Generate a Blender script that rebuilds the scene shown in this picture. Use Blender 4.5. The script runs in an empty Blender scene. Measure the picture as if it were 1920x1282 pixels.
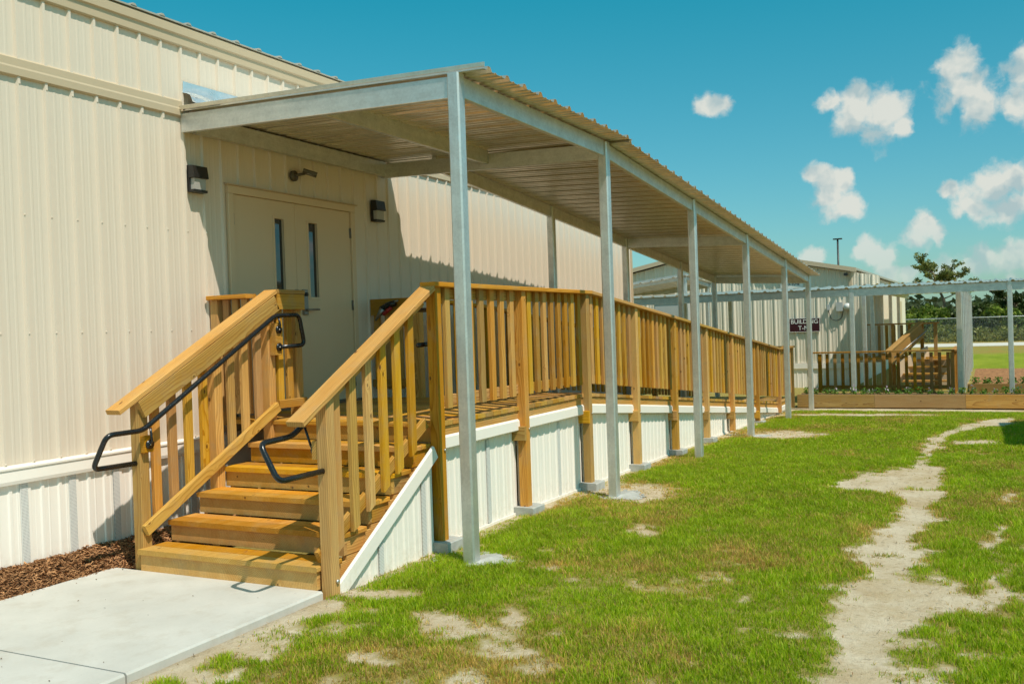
import bpy, math, random
import numpy as np
from mathutils import Vector, Matrix, Quaternion
random.seed(7)
rng = np.random.default_rng(11)
sc = bpy.context.scene
COL = sc.collection

# ------------------------------------------------------------------ camera
F_PX = 1789.9
yaw, pitch, roll = 1.10605, -0.0133, -0.03332
f = Vector((math.sin(yaw)*math.cos(pitch), math.cos(yaw)*math.cos(pitch), math.sin(pitch)))
r0 = Vector((math.cos(yaw), -math.sin(yaw), 0)); u0 = r0.cross(f)
cr, sr = math.cos(roll), math.sin(roll)
RI = r0*cr + u0*sr; UP = u0*cr - r0*sr
CAM = Vector((-4.7007, -6.3567, 1.7341))
cam = bpy.data.cameras.new('camera'); cam_o = bpy.data.objects.new('camera', cam); COL.objects.link(cam_o)
cam.sensor_width = 36; cam.lens = 36*F_PX/1920; cam.clip_start = .05; cam.clip_end = 3000
M = Matrix((RI, UP, -f)).transposed().to_4x4(); M.translation = CAM
cam_o.matrix_world = M
cam.dof.use_dof = True; cam.dof.focus_distance = 8.0; cam.dof.aperture_fstop = 7.1
sc.camera = cam_o

# ------------------------------------------------------------------ light and sky
LD = Vector((.54, 1.0, -1.78)).normalized()          # direction the sunlight travels
sun = bpy.data.lights.new('sun', 'SUN'); sun.energy = 4.25; sun.angle = math.radians(.55); sun.color = (1, .915, .79)
sun_o = bpy.data.objects.new('sun', sun); COL.objects.link(sun_o)
sun_o.rotation_mode = 'QUATERNION'; sun_o.rotation_quaternion = LD.to_track_quat('-Z', 'Y')
sc.view_settings.view_transform = 'Standard'; sc.view_settings.look = 'None'
sc.view_settings.exposure = 0.0; sc.view_settings.gamma = 1.0
SKY_STRENGTH = .112

w = bpy.data.worlds.new('World'); sc.world = w; w.use_nodes = True
w.cycles.sampling_method = 'MANUAL'; w.cycles.sample_map_resolution = 512
nt = w.node_tree; nt.nodes.clear()

class NT:
    """tiny helper for building node trees"""
    def __init__(s, tree): s.t = tree
    def n(s, typ, ins=None, **kw):
        nd = s.t.nodes.new(typ)
        for k, v in kw.items(): setattr(nd, k, v)
        for k, v in (ins or {}).items():
            if isinstance(v, bpy.types.NodeSocket): s.t.links.new(v, nd.inputs[k])
            else: nd.inputs[k].default_value = v
        return nd
    def m(s, op, a, b=None, c=None, clamp=False):
        d = {0: a}
        if b is not None: d[1] = b
        if c is not None: d[2] = c
        return s.n('ShaderNodeMath', d, operation=op, use_clamp=clamp).outputs[0]
    def mix(s, fac, a, b, blend='MIX'):
        nd = s.n('ShaderNodeMix', {0: fac, 6: a, 7: b}, data_type='RGBA', blend_type=blend)
        return nd.outputs[2]
    def ramp(s, fac, stops):
        nd = s.n('ShaderNodeValToRGB', {0: fac}); e = nd.color_ramp.elements
        e[0].position, e[0].color = stops[0][0], stops[0][1]
        e[1].position, e[1].color = stops[-1][0], stops[-1][1]
        for p, c in stops[1:-1]:
            x = e.new(p); x.color = c
        return nd.outputs[0]
    def noise(s, vec, scale, detail=4, rough=.55, dist=0.0):
        return s.n('ShaderNodeTexNoise', {'Vector': vec, 'Scale': scale, 'Detail': detail, 'Roughness': rough, 'Distortion': dist}).outputs[0]
    def rng(s, v, a, b, c=0.0, d=1.0, smooth=False):
        nd = s.n('ShaderNodeMapRange', {0: v, 1: a, 2: b, 3: c, 4: d}, clamp=True)
        if smooth: nd.interpolation_type = 'SMOOTHSTEP'
        return nd.outputs[0]

def pix_dir(px, py):
    d = RI*((px-960)/F_PX) + UP*(-(py-641)/F_PX) + f
    return d.normalized()

W = NT(nt)
sky = W.n('ShaderNodeTexSky', sky_type='NISHITA', sun_disc=False)
sky.sun_elevation = math.asin(-LD.z); sky.sun_rotation = math.atan2(-LD.x, -LD.y)
sky.air_density = 1.0; sky.dust_density = .6; sky.ozone_density = 1.0
tc = W.n('ShaderNodeTexCoord').outputs['Generated']
nv = W.n('ShaderNodeVectorMath', {0: tc}, operation='NORMALIZE').outputs[0]
sep = W.n('ShaderNodeSeparateXYZ', {0: nv})
tint = W.mix(W.rng(sep.outputs[2], .04, .36), (.52, .85, .86, 1), (.06, 1.10, .98, 1))      # the photograph's teal cast
sky_c = W.mix(1.0, sky.outputs[0], tint, 'MULTIPLY')
# cumulus heaps: centres and radii in image pixels, turned into sky directions
def heap(*b): return b
clouds = [
  heap((1335,198,30),(1318,200,18),(1352,196,20)),
  heap((1555,190,26),(1600,205,44),(1655,215,46),(1590,235,34),(1640,248,44),(1690,240,20)),
  heap((1795,125,38),(1800,170,48),(1775,200,34),(1840,205,46),(1895,190,46),(1915,140,36),(1930,110,30)),
  heap((1535,330,26),(1575,335,24),(1550,365,40),(1590,385,34),(1555,400,30)),
  heap((1778,358,18),(1868,360,46),(1905,345,44),(1835,390,44),(1890,395,44),(1800,402,22),(1940,380,50)),
  heap((1740,425,32),(1720,450,30),(1765,440,20)),
  heap((1640,478,34),(1670,480,24),(1615,478,18),(1665,505,30),(1700,512,22)),
  heap((1850,478,36),(1895,488,44),(1930,480,40),(1825,500,26),(1780,520,34),(1900,520,30)),
  heap((1230,540,26),(1520,480,22)),
]
warp = W.n('ShaderNodeTexNoise', {'Vector': nv, 'Scale': 26.0, 'Detail': 5.0, 'Roughness': .6})
wv = W.n('ShaderNodeVectorMath', {0: warp.outputs['Color'], 1: (.5, .5, .5)}, operation='SUBTRACT').outputs[0]
wv2 = W.n('ShaderNodeVectorMath', {0: wv, 'Scale': .020}, operation='SCALE').outputs[0]
warpb = W.n('ShaderNodeTexNoise', {'Vector': nv, 'Scale': 70.0, 'Detail': 4.0, 'Roughness': .6})
wvb = W.n('ShaderNodeVectorMath', {0: W.n('ShaderNodeVectorMath', {0: warpb.outputs['Color'], 1: (.5, .5, .5)}, operation='SUBTRACT').outputs[0], 'Scale': .007}, operation='SCALE').outputs[0]
pv = W.n('ShaderNodeVectorMath', {0: W.n('ShaderNodeVectorMath', {0: nv, 1: wv2}, operation='ADD').outputs[0], 1: wvb}, operation='ADD').outputs[0]
def heaps(vec):
    fl = None
    for h in clouds:
        for (px, py, rad) in h:
            dd = W.n('ShaderNodeVectorMath', {0: vec, 1: tuple(pix_dir(px, py))}, operation='DISTANCE').outputs[1]
            v = W.m('MULTIPLY_ADD', dd, -F_PX/rad/1.14, 1.0)
            fl = v if fl is None else W.n('ShaderNodeMath', {0: fl, 1: v, 2: .25}, operation='SMOOTH_MAX').outputs[0]
    return fl
field = heaps(pv)
above = heaps(W.n('ShaderNodeVectorMath', {0: pv, 1: (-.005, -.010, .017)}, operation='ADD').outputs[0])
# the same kind of scattered fair-weather cumulus over the rest of the sky
zz = W.m('MAXIMUM', sep.outputs[2], .04)
pl = W.n('ShaderNodeVectorMath', {0: nv, 'Scale': W.m('DIVIDE', 1.0, W.m('ADD', zz, .12))}, operation='SCALE').outputs[0]
gen = W.noise(pl, 1.5, 6, .55, .2)
fd = W.n('ShaderNodeVectorMath', {0: nv, 1: tuple(f)}, operation='DOT_PRODUCT').outputs[1]
gen = W.m('MULTIPLY_ADD', W.m('SUBTRACT', gen, .545), 5.0, W.rng(fd, .72, .86, 0.0, -3.0))
field = W.m('MAXIMUM', field, gen)
fine = W.noise(pv, 40.0, 6, .58)
field2 = W.m('ADD', field, W.m('MULTIPLY', W.m('SUBTRACT', fine, .53), 1.5))
alpha = W.rng(W.m('SUBTRACT', field2, W.m('MULTIPLY', W.rng(above, .0, .8), .42)), -.10, .46, 0, 1, True)
alpha = W.m('MULTIPLY', alpha, W.rng(sep.outputs[2], -.01, .10, .30, .95))
q1 = W.noise(pv, 30.0, 3, .5); q2 = W.noise(W.n('ShaderNodeVectorMath', {0: pv, 1: (-.004, -.005, .012)}, operation='ADD').outputs[0], 30.0, 3, .5)
rel = W.m('SUBTRACT', q2, q1)                                  # relief seen from the sun's side
lit = W.m('ADD', W.rng(rel, -.20, .20, 1.0, 0.0), W.m('MULTIPLY', W.m('SUBTRACT', q1, .5), .9))
lit = W.m('SUBTRACT', lit, W.rng(above, .10, .75, -.12, .42))
lit = W.rng(lit, .0, .62)
cl = W.mix(lit, (3.9, 4.9, 5.0, 1), (6.6, 6.7, 6.1, 1))
final = W.mix(alpha, sky_c, cl)
bg = W.n('ShaderNodeBackground', {'Color': final, 'Strength': SKY_STRENGTH})
out = W.n('ShaderNodeOutputWorld'); nt.links.new(bg.outputs[0], out.inputs[0])

# ------------------------------------------------------------------ helpers
MW = {}          # world matrix of every object, kept here so that nothing has to be evaluated
def link(name, data, Mx, parent=None, mat=None):
    o = bpy.data.objects.new(name, data); COL.objects.link(o)
    if mat is not None and data is not None and not data.materials: data.materials.append(mat)
    MW[o.name] = Mx.copy()
    if parent is not None:
        o.parent = parent; o.matrix_parent_inverse = MW[parent.name].inverted()
    o.matrix_basis = Mx
    return o
def empty(name, loc, label, cat, group=None):
    o = link(name, None, Matrix.Translation(loc)); o.empty_display_size = .1
    return tag(o, label, cat, group)
def tag(o, label=None, cat=None, group=None, kind=None):
    if label: o['label'] = label
    if cat: o['category'] = cat
    if group: o['group'] = group
    if kind: o['kind'] = kind
    return o
def mesh(name, verts, faces, smooth=False):
    me = bpy.data.meshes.new(name); me.from_pydata([tuple(v) for v in verts], [], faces); me.update()
    if smooth: me.shade_smooth()
    return me
def wm(name, verts, faces, mat, parent=None, smooth=False, origin=None):
    """mesh given in world coordinates, with its origin at `origin`"""
    o = Vector(origin) if origin is not None else Vector(verts[0])
    me = mesh(name, [Vector(v)-o for v in verts], faces, smooth)
    return link(name, me, Matrix.Translation(o), parent, mat)

_cache = {}
def prism_mesh(L, wd, ht, ch, mat):
    key = (round(L, 3), round(wd, 4), round(ht, 4), ch, mat.name)
    if key in _cache: return _cache[key]
    a, b = wd/2, ht/2
    ring = [(-a+ch,-b),(a-ch,-b),(a,-b+ch),(a,b-ch),(a-ch,b),(-a+ch,b),(-a,b-ch),(-a,-b+ch)]
    vs = [(-L/2, y, z) for y, z in ring] + [(L/2, y, z) for y, z in ring]
    fs = [[i, (i+1) % 8, 8+(i+1) % 8, 8+i] for i in range(8)] + [list(range(7, -1, -1)), list(range(8, 16))]
    me = mesh('board', vs, fs); me.materials.append(mat); _cache[key] = me
    return me
def bar(name, p0, p1, wd, ht, mat, parent=None, up=(0, 0, 1), ch=.004):
    """a board or square tube from p0 to p1 (centre line); wd sideways, ht along `up`"""
    p0, p1 = Vector(p0), Vector(p1); x = p1-p0; L = x.length; x.normalize()
    z = Vector(up); z = (z-x*z.dot(x)).normalized(); y = z.cross(x)
    Mx = Matrix((x, y, z)).transposed().to_4x4(); Mx.translation = (p0+p1)/2
    return link(name, prism_mesh(L, wd, ht, ch, mat), Mx, parent)
def vbar(name, x, y, z0, z1, wx, wy, mat, parent=None, ch=.004):
    return bar(name, (x, y, z0), (x, y, z1), wy, wx, mat, parent, up=(1, 0, 0), ch=ch)
def box(name, x0, x1, y0, y1, z0, z1, mat, parent=None, ch=.003):
    return bar(name, (x0, (y0+y1)/2, (z0+z1)/2), (x1, (y0+y1)/2, (z0+z1)/2), abs(y1-y0), abs(z1-z0), mat, parent, ch=min(ch, abs(y1-y0)*.3, abs(z1-z0)*.3))
def extrude_poly(name, poly, axis, a, b, mat, parent=None):
    """polygon given as pairs in the two other axes, extruded along axis from a to b"""
    n = len(poly); vs = []
    for t in (a, b):
        for p, q in poly:
            vs.append({'x': (t, p, q), 'y': (p, t, q), 'z': (p, q, t)}[axis])
    fs = [[i, (i+1) % n, n+(i+1) % n, n+i] for i in range(n)] + [list(range(n-1, -1, -1)), list(range(n, 2*n))]
    o = wm(name, vs, fs, mat, parent)
    import bmesh
    bm = bmesh.new(); bm.from_mesh(o.data); bmesh.ops.recalc_face_normals(bm, faces=bm.faces); bm.to_mesh(o.data); bm.free()
    return o
def fillet(pts, rad, n=5):
    out_ = [Vector(pts[0])]
    for i in range(1, len(pts)-1):
        a, b, c = Vector(pts[i-1]), Vector(pts[i]), Vector(pts[i+1])
        d1, d2 = a-b, c-b
        k = min(rad, d1.length*.45, d2.length*.45)
        s, e = b+d1.normalized()*k, b+d2.normalized()*k
        for j in range(n+1):
            t = j/n; out_.append(s*(1-t)**2 + b*2*t*(1-t) + e*t*t)
    out_.append(Vector(pts[-1])); return out_
def tube_data(pts, r, seg=10, r2=None):
    vs, fs = [], []; n = len(pts); prev = None
    for i, p in enumerate(pts):
        t = ((pts[min(i+1, n-1)]-pts[max(i-1, 0)])).normalized()
        if prev is None:
            a = Vector((0, 0, 1)) if abs(t.z) < .9 else Vector((1, 0, 0)); nrm = (a-t*a.dot(t)).normalized()
        else: nrm = (prev-t*prev.dot(t)).normalized()
        prev = nrm; bn = t.cross(nrm)
        rr = r if r2 is None else r+(r2-r)*i/(n-1)
        for k in range(seg):
            an = 2*math.pi*k/seg; vs.append(p+nrm*(math.cos(an)*rr)+bn*(math.sin(an)*rr))
    for i in range(n-1):
        for k in range(seg):
            fs.append([i*seg+k, i*seg+(k+1) % seg, (i+1)*seg+(k+1) % seg, (i+1)*seg+k])
    fs.append(list(range(seg-1, -1, -1))); fs.append([(n-1)*seg+k for k in range(seg)])
    return vs, fs
def tube(name, pts, r, mat, parent=None, seg=10, rad=.05, r2=None):
    P = fillet(pts, rad) if len(pts) > 2 and rad > 0 else [Vector(p) for p in pts]
    vs, fs = tube_data(P, r, seg, r2)
    return wm(name, vs, fs, mat, parent, smooth=True)

WALL9 = (.2286, [(-.019,0),(-.010,.023),(.010,.023),(.019,0),(.070,0),(.076,.0016),(.090,.0016),(.096,0),(.134,0),(.140,.0016),(.154,.0016),(.160,0)])
PBR12 = (.3048, [(-.045,0),(-.017,.032),(.017,.032),(.045,0),(.088,0),(.098,.009),(.112,.009),(.122,0),(.182,0),(.192,.009),(.206,.009),(.216,0)])
SKIRT = (.150, [(-.020,0),(-.011,.011),(.011,.011),(.020,0),(.050,0),(.054,.003),(.062,.003),(.066,0)])
def profile(u0, u1, prof, phase=0.0):
    per, pts = prof; res = []
    k = math.floor((u0-phase)/per)-1
    while k*per+phase < u1+per:
        for (uu, h) in pts: res.append((k*per+phase+uu, h))
        k += 1
    def at(u):
        for (a, ha), (b, hb) in zip(res, res[1:]):
            if a <= u <= b: return ha+(hb-ha)*((u-a)/(b-a) if b > a else 0)
        return 0
    mid = [(u, h) for u, h in res if u0+1e-4 < u < u1-1e-4]
    return [(u0, at(u0))]+mid+[(u1, at(u1))]
def corr(name, org, ud, vd, nd, u0, u1, v0, v1, prof, mat, parent=None, phase=0.0, thick=0.0):
    """corrugated sheet: ribs run along vd; v0, v1 are numbers or functions of u"""
    org, ud, vd, nd = Vector(org), Vector(ud), Vector(vd), Vector(nd)
    A = v0 if callable(v0) else (lambda u: v0); B = v1 if callable(v1) else (lambda u: v1)
    P = profile(u0, u1, prof, phase); n = len(P)
    vs = [org+ud*u+vd*A(u)+nd*h for u, h in P]+[org+ud*u+vd*B(u)+nd*h for u, h in P]
    fl = ud.cross(vd).dot(nd) > 0
    fs = []
    for i in range(n-1):
        q = [i, i+1, n+i+1, n+i]; fs.append(q if fl else q[::-1])
    if thick:
        m = len(vs); vs += [v-nd*thick for v in vs]
        fs += [[m+i for i in q[::-1]] for q in fs]
        for i in range(n-1):
            fs.append([i, i+1, m+i+1, m+i]); fs.append([n+i+1, n+i, m+n+i, m+n+i+1])
        fs.append([0, n, m+n, m]); fs.append([n-1, m+n-1, m+2*n-1, 2*n-1])
    return wm(name, vs, fs, mat, parent, origin=org+ud*u0+vd*A(u0))

# ------------------------------------------------------------------ materials
def new_mat(name):
    m = bpy.data.materials.new(name); m.use_nodes = True; t = m.node_tree; t.nodes.clear()
    T = NT(t); bs = T.n('ShaderNodeBsdfPrincipled'); o = T.n('ShaderNodeOutputMaterial')
    t.links.new(bs.outputs[0], o.inputs[0]); return m, T, bs
def setc(T, bs, sock, v):
    if isinstance(v, bpy.types.NodeSocket): T.t.links.new(v, bs.inputs[sock])
    else: bs.inputs[sock].default_value = v
def bump(T, bs, h, strength=.3, dist=.01):
    b = T.n('ShaderNodeBump', {'Height': h, 'Strength': strength, 'Distance': dist}); T.t.links.new(b.outputs[0], bs.inputs['Normal'])
def c4(c, k=1.0): return (c[0]*k, c[1]*k, c[2]*k, 1)
def simple(name, col, rough=.5, metal=0.0, nscale=8.0, var=.12, bmp=0.0, bscale=60.0, spec=.5, geo=False):
    m, T, bs = new_mat(name)
    co = T.n('ShaderNodeTexCoord').outputs['Object'] if not geo else T.n('ShaderNodeNewGeometry').outputs['Position']
    n1 = T.noise(co, nscale, 5, .6)
    setc(T, bs, 'Base Color', T.mix(T.rng(n1, .3, .7), c4(col, 1-var), c4(col, 1+var)))
    setc(T, bs, 'Roughness', T.rng(T.noise(co, nscale*3, 3), .3, .7, max(rough-.08, .03), min(rough+.08, 1)))
    bs.inputs['Metallic'].default_value = metal; bs.inputs['Specular IOR Level'].default_value = spec
    if bmp: bump(T, bs, T.noise(co, bscale, 4), bmp)
    return m

def make_wood(name, base=(.57, .30, .066), dark=(.29, .115, .018), pale=(.66, .405, .125), grey=0.0):
    m, T, bs = new_mat(name)
    tcn = T.n('ShaderNodeTexCoord').outputs['Object']; oi = T.n('ShaderNodeObjectInfo').outputs['Random']
    off = T.n('ShaderNodeCombineXYZ', {0: T.m('MULTIPLY', oi, 37.0), 1: T.m('MULTIPLY', T.m('FRACT', T.m('MULTIPLY', oi, 7.3)), .22), 2: T.m('MULTIPLY_ADD', T.m('FRACT', T.m('MULTIPLY', oi, 13.7)), .16, .03)}).outputs[0]
    p = T.n('ShaderNodeVectorMath', {0: tcn, 1: off}, operation='ADD').outputs[0]
    st = T.n('ShaderNodeVectorMath', {0: p, 1: (.55, 1, 1)}, operation='MULTIPLY').outputs[0]
    wob = T.n('ShaderNodeTexNoise', {'Vector': st, 'Scale': 2.6, 'Detail': 3.0, 'Roughness': .5})
    wv_ = T.n('ShaderNodeVectorMath', {0: T.n('ShaderNodeVectorMath', {0: wob.outputs['Color'], 1: (.5, .5, .5)}, operation='SUBTRACT').outputs[0], 'Scale': .075}, operation='SCALE').outputs[0]
    # knots bend the rings
    kn = T.n('ShaderNodeTexVoronoi', {'Vector': T.n('ShaderNodeVectorMath', {0: p, 1: (1, 1.9, 1.9)}, operation='MULTIPLY').outputs[0], 'Scale': 4.0, 'Randomness': 1.0})
    kd = kn.outputs['Distance']
    q = T.n('ShaderNodeVectorMath', {0: p, 1: wv_}, operation='ADD').outputs[0]
    s = T.n('ShaderNodeSeparateXYZ', {0: q})
    rad = T.m('SQRT', T.m('ADD', T.m('POWER', s.outputs[1], 2.0), T.m('POWER', s.outputs[2], 2.0)))
    rad = T.m('ADD', rad, T.m('MULTIPLY', T.rng(kd, .0, .22, .02, 0.0, True), 1.0))
    ring = T.m('FRACT', T.m('MULTIPLY', rad, 78.0))
    ring = T.rng(ring, 0.25, 1.0, 0.0, 1.0)
    ring = T.m('POWER', ring, 2.2)
    fib = T.noise(T.n('ShaderNodeVectorMath', {0: p, 1: (3, 130, 130)}, operation='MULTIPLY').outputs[0], 1.0, 3, .6)
    big = T.noise(T.n('ShaderNodeVectorMath', {0: p, 1: (1.2, 9, 9)}, operation='MULTIPLY').outputs[0], 1.0, 4, .6)
    col = T.mix(T.rng(big, .3, .72), c4(base), c4(pale))
    col = T.mix(T.m('MULTIPLY', ring, .78), col, c4(dark, 1.15))
    col = T.mix(T.m('MULTIPLY', T.rng(fib, .42, .75), .42), col, c4(dark))
    knot = T.rng(kd, .045, .095, 1.0, 0.0, True)
    col = T.mix(T.m('MULTIPLY', knot, .9), col, (.10, .040, .012, 1))
    hv = T.n('ShaderNodeHueSaturation', {'Color': col, 'Hue': T.m('MULTIPLY_ADD', T.m('FRACT', T.m('MULTIPLY', oi, 3.1)), .018, .489), 'Saturation': T.m('MULTIPLY_ADD', T.m('FRACT', T.m('MULTIPLY', oi, 5.7)), .22, .93), 'Value': T.m('MULTIPLY_ADD', T.m('FRACT', T.m('MULTIPLY', oi, 9.1)), .46, .76)}).outputs[0]
    geo = T.n('ShaderNodeNewGeometry').outputs['Position']
    dirt = T.rng(T.noise(geo, 5.0, 5, .65), .52, .78)
    hv = T.mix(T.m('MULTIPLY', dirt, .40), hv, (.36, .27, .17, 1))
    if grey: hv = T.mix(grey, hv, (.30, .26, .20, 1))
    setc(T, bs, 'Base Color', hv); setc(T, bs, 'Roughness', T.rng(ring, 0, 1, .62, .74)); bs.inputs['Specular IOR Level'].default_value = .28
    bump(T, bs, T.m('ADD', T.m('MULTIPLY', ring, .5), fib), .22, .004)
    return m
wood = make_wood('pine_wood')
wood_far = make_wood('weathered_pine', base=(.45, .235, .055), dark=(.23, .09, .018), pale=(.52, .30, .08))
timber = make_wood('planter_timber', base=(.46, .28, .085), dark=(.20, .10, .03), pale=(.52, .35, .13))

def make_paint(name, col, rough=.42, streak=.10, spec=.45, dirt=False):
    m, T, bs = new_mat(name)
    g = T.n('ShaderNodeNewGeometry').outputs['Position']
    st = T.noise(T.n('ShaderNodeVectorMath', {0: g, 1: (14, 14, .7)}, operation='MULTIPLY').outputs[0], 1.0, 5, .6)
    n2 = T.noise(g, 1.3, 4, .6)
    k = T.m('ADD', T.m('MULTIPLY', T.rng(st, .3, .75), streak), T.m('MULTIPLY', T.rng(n2, .3, .7), streak*.7))
    col2 = T.mix(k, c4(col), c4((col[0]*.72, col[1]*.68, col[2]*.60)))
    if dirt:
        zz_ = T.m('ADD', T.n('ShaderNodeSeparateXYZ', {0: g}).outputs[2], T.m('MULTIPLY', T.n('ShaderNodeSeparateXYZ', {0: g}).outputs[0], .0155))
        dm = T.m('MULTIPLY', T.rng(zz_, .0, .30, 1.0, 0.0), T.rng(T.noise(g, 16.0, 6, .7), .45, .75))
        col2 = T.mix(T.m('MULTIPLY', dm, .5), col2, (.50, .40, .27, 1))
    setc(T, bs, 'Base Color', col2); setc(T, bs, 'Roughness', T.rng(n2, .3, .7, rough-.06, rough+.08)); bs.inputs['Specular IOR Level'].default_value = spec
    bump(T, bs, T.noise(g, 7.0, 3, .5), .05, .02)
    return m
cream = make_paint('cream_wall_paint', (.75, .645, .535))
cream_trim = make_paint('cream_trim_paint', (.58, .46, .315), .5)
door_paint = make_paint('greige_door_paint', (.72, .55, .36), .45, .06)
white = make_paint('white_vinyl', (.93, .865, .79), .38, .06, dirt=True)
far_wall = make_paint('grey_white_wall_paint', (.78, .70, .575), .42)
roof_dark = simple('roof_edge_metal', (.50, .45, .37), .45, .3)

def make_galv(name, col=(.60, .63, .64), rough=.42, metal=.75):
    m, T, bs = new_mat(name)
    co = T.n('ShaderNodeTexCoord').outputs['Object']
    v = T.n('ShaderNodeTexVoronoi', {'Vector': co, 'Scale': 55.0})
    n1 = T.noise(co, 6.0, 6, .65)
    n2 = T.noise(T.n('ShaderNodeVectorMath', {0: co, 1: (1.5, 22, 22)}, operation='MULTIPLY').outputs[0], 1.0, 4, .6)
    sp = T.n('ShaderNodeSeparateXYZ', {0: v.outputs['Color']}).outputs[0]
    k = T.m('ADD', T.m('MULTIPLY', sp, .22), T.m('ADD', T.m('MULTIPLY', T.rng(n1, .3, .7), .5), T.m('MULTIPLY', T.rng(n2, .3, .7), .3)))
    setc(T, bs, 'Base Color', T.mix(k, c4(col, .72), c4(col, 1.15)))
    setc(T, bs, 'Roughness', T.m('MULTIPLY_ADD', k, -.14, rough+.1)); bs.inputs['Metallic'].default_value = metal
    bump(T, bs, n1, .08, .01)
    return m
galv = make_galv('galvanised_steel', (.72, .73, .71), .42, .80)
galvalume = make_galv('galvalume_sheet', (.73, .66, .54), .30, .72)
foil = make_galv('foil_flashing', (.86, .88, .88), .22, .65)
bolt_m = simple('zinc_bolt', (.6, .6, .58), .35, .9)
black = simple('black_powder_coat', (.012, .013, .015), .24, 0.0, 30, .2)
blackbox = simple('black_light_housing', (.018, .017, .016), .4, 0.0, 20, .2)
bronze = simple('bronze_fixture', (.11, .095, .07), .45, .3)
steel = simple('satin_steel', (.30, .285, .26), .38, .9)
concrete = simple('concrete_block_grey', (.42, .42, .39), .85, 0, 9, .18, .35, 90)
maroon = simple('maroon_sign', (.045, .006, .012), .35, 0, 4, .1)
signwhite = simple('sign_white', (.78, .77, .74), .4, 0, 4, .04)
unit_grey = simple('grey_unit_paint', (.45, .47, .46), .5, 0, 3, .06)
red_m = simple('red_paint', (.35, .015, .012), .4)
tan_board = simple('tan_board', (.55, .42, .29), .7, 0, 4, .1)
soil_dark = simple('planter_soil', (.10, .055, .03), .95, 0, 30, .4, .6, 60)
lens_m, T_, b_ = new_mat('frosted_lens'); b_.inputs['Base Color'].default_value = (.42, .40, .37, 1); b_.inputs['Roughness'].default_value = .25
glass, T_, b_ = new_mat('dark_glass'); b_.inputs['Base Color'].default_value = (.012, .016, .018, 1); b_.inputs['Roughness'].default_value = .03; b_.inputs['Specular IOR Level'].default_value = .9
b_.inputs['Coat Weight'].default_value = .6; b_.inputs['Coat Roughness'].default_value = .02

vent, T_, b_ = new_mat('perforated_vinyl')
g_ = T_.n('ShaderNodeNewGeometry').outputs['Position']; s_ = T_.n('ShaderNodeSeparateXYZ', {0: g_})
a_ = T_.m('SINE', T_.m('MULTIPLY', T_.m('ADD', s_.outputs[0], s_.outputs[2]), 300.0)); d_ = T_.m('SINE', T_.m('MULTIPLY', T_.m('SUBTRACT', s_.outputs[0], s_.outputs[2]), 300.0))
setc(T_, b_, 'Base Color', T_.mix(T_.rng(T_.m('MULTIPLY', a_, d_), .15, .5), (.78, .77, .74, 1), (.22, .22, .22, 1))); b_.inputs['Roughness'].default_value = .5

def ground_colors():
    m, T, bs = new_mat('sandy_lawn_soil')
    g = T.n('ShaderNodeNewGeometry').outputs['Position']
    at = T.n('ShaderNodeAttribute', attribute_name='cover').outputs['Fac']
    n1 = T.noise(g, 2.2, 6, .62); n2 = T.noise(g, 24.0, 5, .7); n3 = T.noise(g, 130.0, 3, .7)
    sand = T.mix(T.rng(n1, .35, .68), (.54, .42, .26, 1), (.70, .60, .45, 1))
    sand = T.mix(T.m('MULTIPLY', T.rng(n2, .5, .75), .55), sand, (.36, .24, .125, 1))
    sand = T.mix(T.m('MULTIPLY', T.rng(n3, .56, .72), .55), sand, (.22, .135, .065, 1))
    thatch = T.mix(T.rng(n2, .35, .68), (.24, .20, .045, 1), (.42, .34, .12, 1))
    k = T.m('ADD', at, T.m('MULTIPLY', T.m('SUBTRACT', n2, .5), .7))
    col = T.mix(T.rng(k, .22, .60), sand, thatch)
    # far field: mown lawn, then rough brown grass
    x = T.n('ShaderNodeSeparateXYZ', {0: g}).outputs[0]
    nf = T.noise(T.n('ShaderNodeVectorMath', {0: g, 1: (.3, 1, 1)}, operation='MULTIPLY').outputs[0], .8, 5, .6)
    xw = T.m('ADD', x, T.m('MULTIPLY', T.m('SUBTRACT', nf, .5), 10.0))
    lawn = T.mix(T.rng(nf, .3, .7), (.17, .23, .012, 1), (.30, .33, .03, 1))
    rough_ = T.mix(T.rng(nf, .3, .7), (.36, .22, .06, 1), (.26, .25, .05, 1))
    far = T.mix(T.rng(xw, 47, 50), lawn, rough_)
    col = T.mix(T.rng(x, 33.5, 34.0), col, far)
    setc(T, bs, 'Base Color', col); bs.inputs['Roughness'].default_value = .95; bs.inputs['Specular IOR Level'].default_value = .12
    bump(T, bs, T.m('ADD', n2, T.m('MULTIPLY', n3, .6)), .8, .02)
    return m
ground_m = ground_colors()
slab_m, T_, b_ = new_mat('broom_concrete')
g_ = T_.n('ShaderNodeNewGeometry').outputs['Position']
n1_ = T_.noise(g_, 1.6, 6, .6); n2_ = T_.noise(T_.n('ShaderNodeVectorMath', {0: g_, 1: (5, 60, 5)}, operation='MULTIPLY').outputs[0], 3.0, 4, .6); n3_ = T_.noise(g_, 60.0, 4, .7)
col_ = T_.mix(T_.rng(n1_, .3, .7), (.50, .485, .44, 1), (.61, .59, .54, 1)); col_ = T_.mix(T_.m('MULTIPLY', T_.rng(n3_, .5, .8), .25), col_, (.40, .38, .33, 1))
st_ = T_.noise(g_, 4.5, 6, .7); col_ = T_.mix(T_.m('MULTIPLY', T_.rng(st_, .50, .72), .38), col_, (.40, .34, .26, 1))
setc(T_, b_, 'Base Color', col_); b_.inputs['Roughness'].default_value = .85; b_.inputs['Specular IOR Level'].default_value = .25
bump(T_, b_, T_.m('ADD', n2_, T_.m('MULTIPLY', n3_, .5)), .25, .004)

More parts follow.
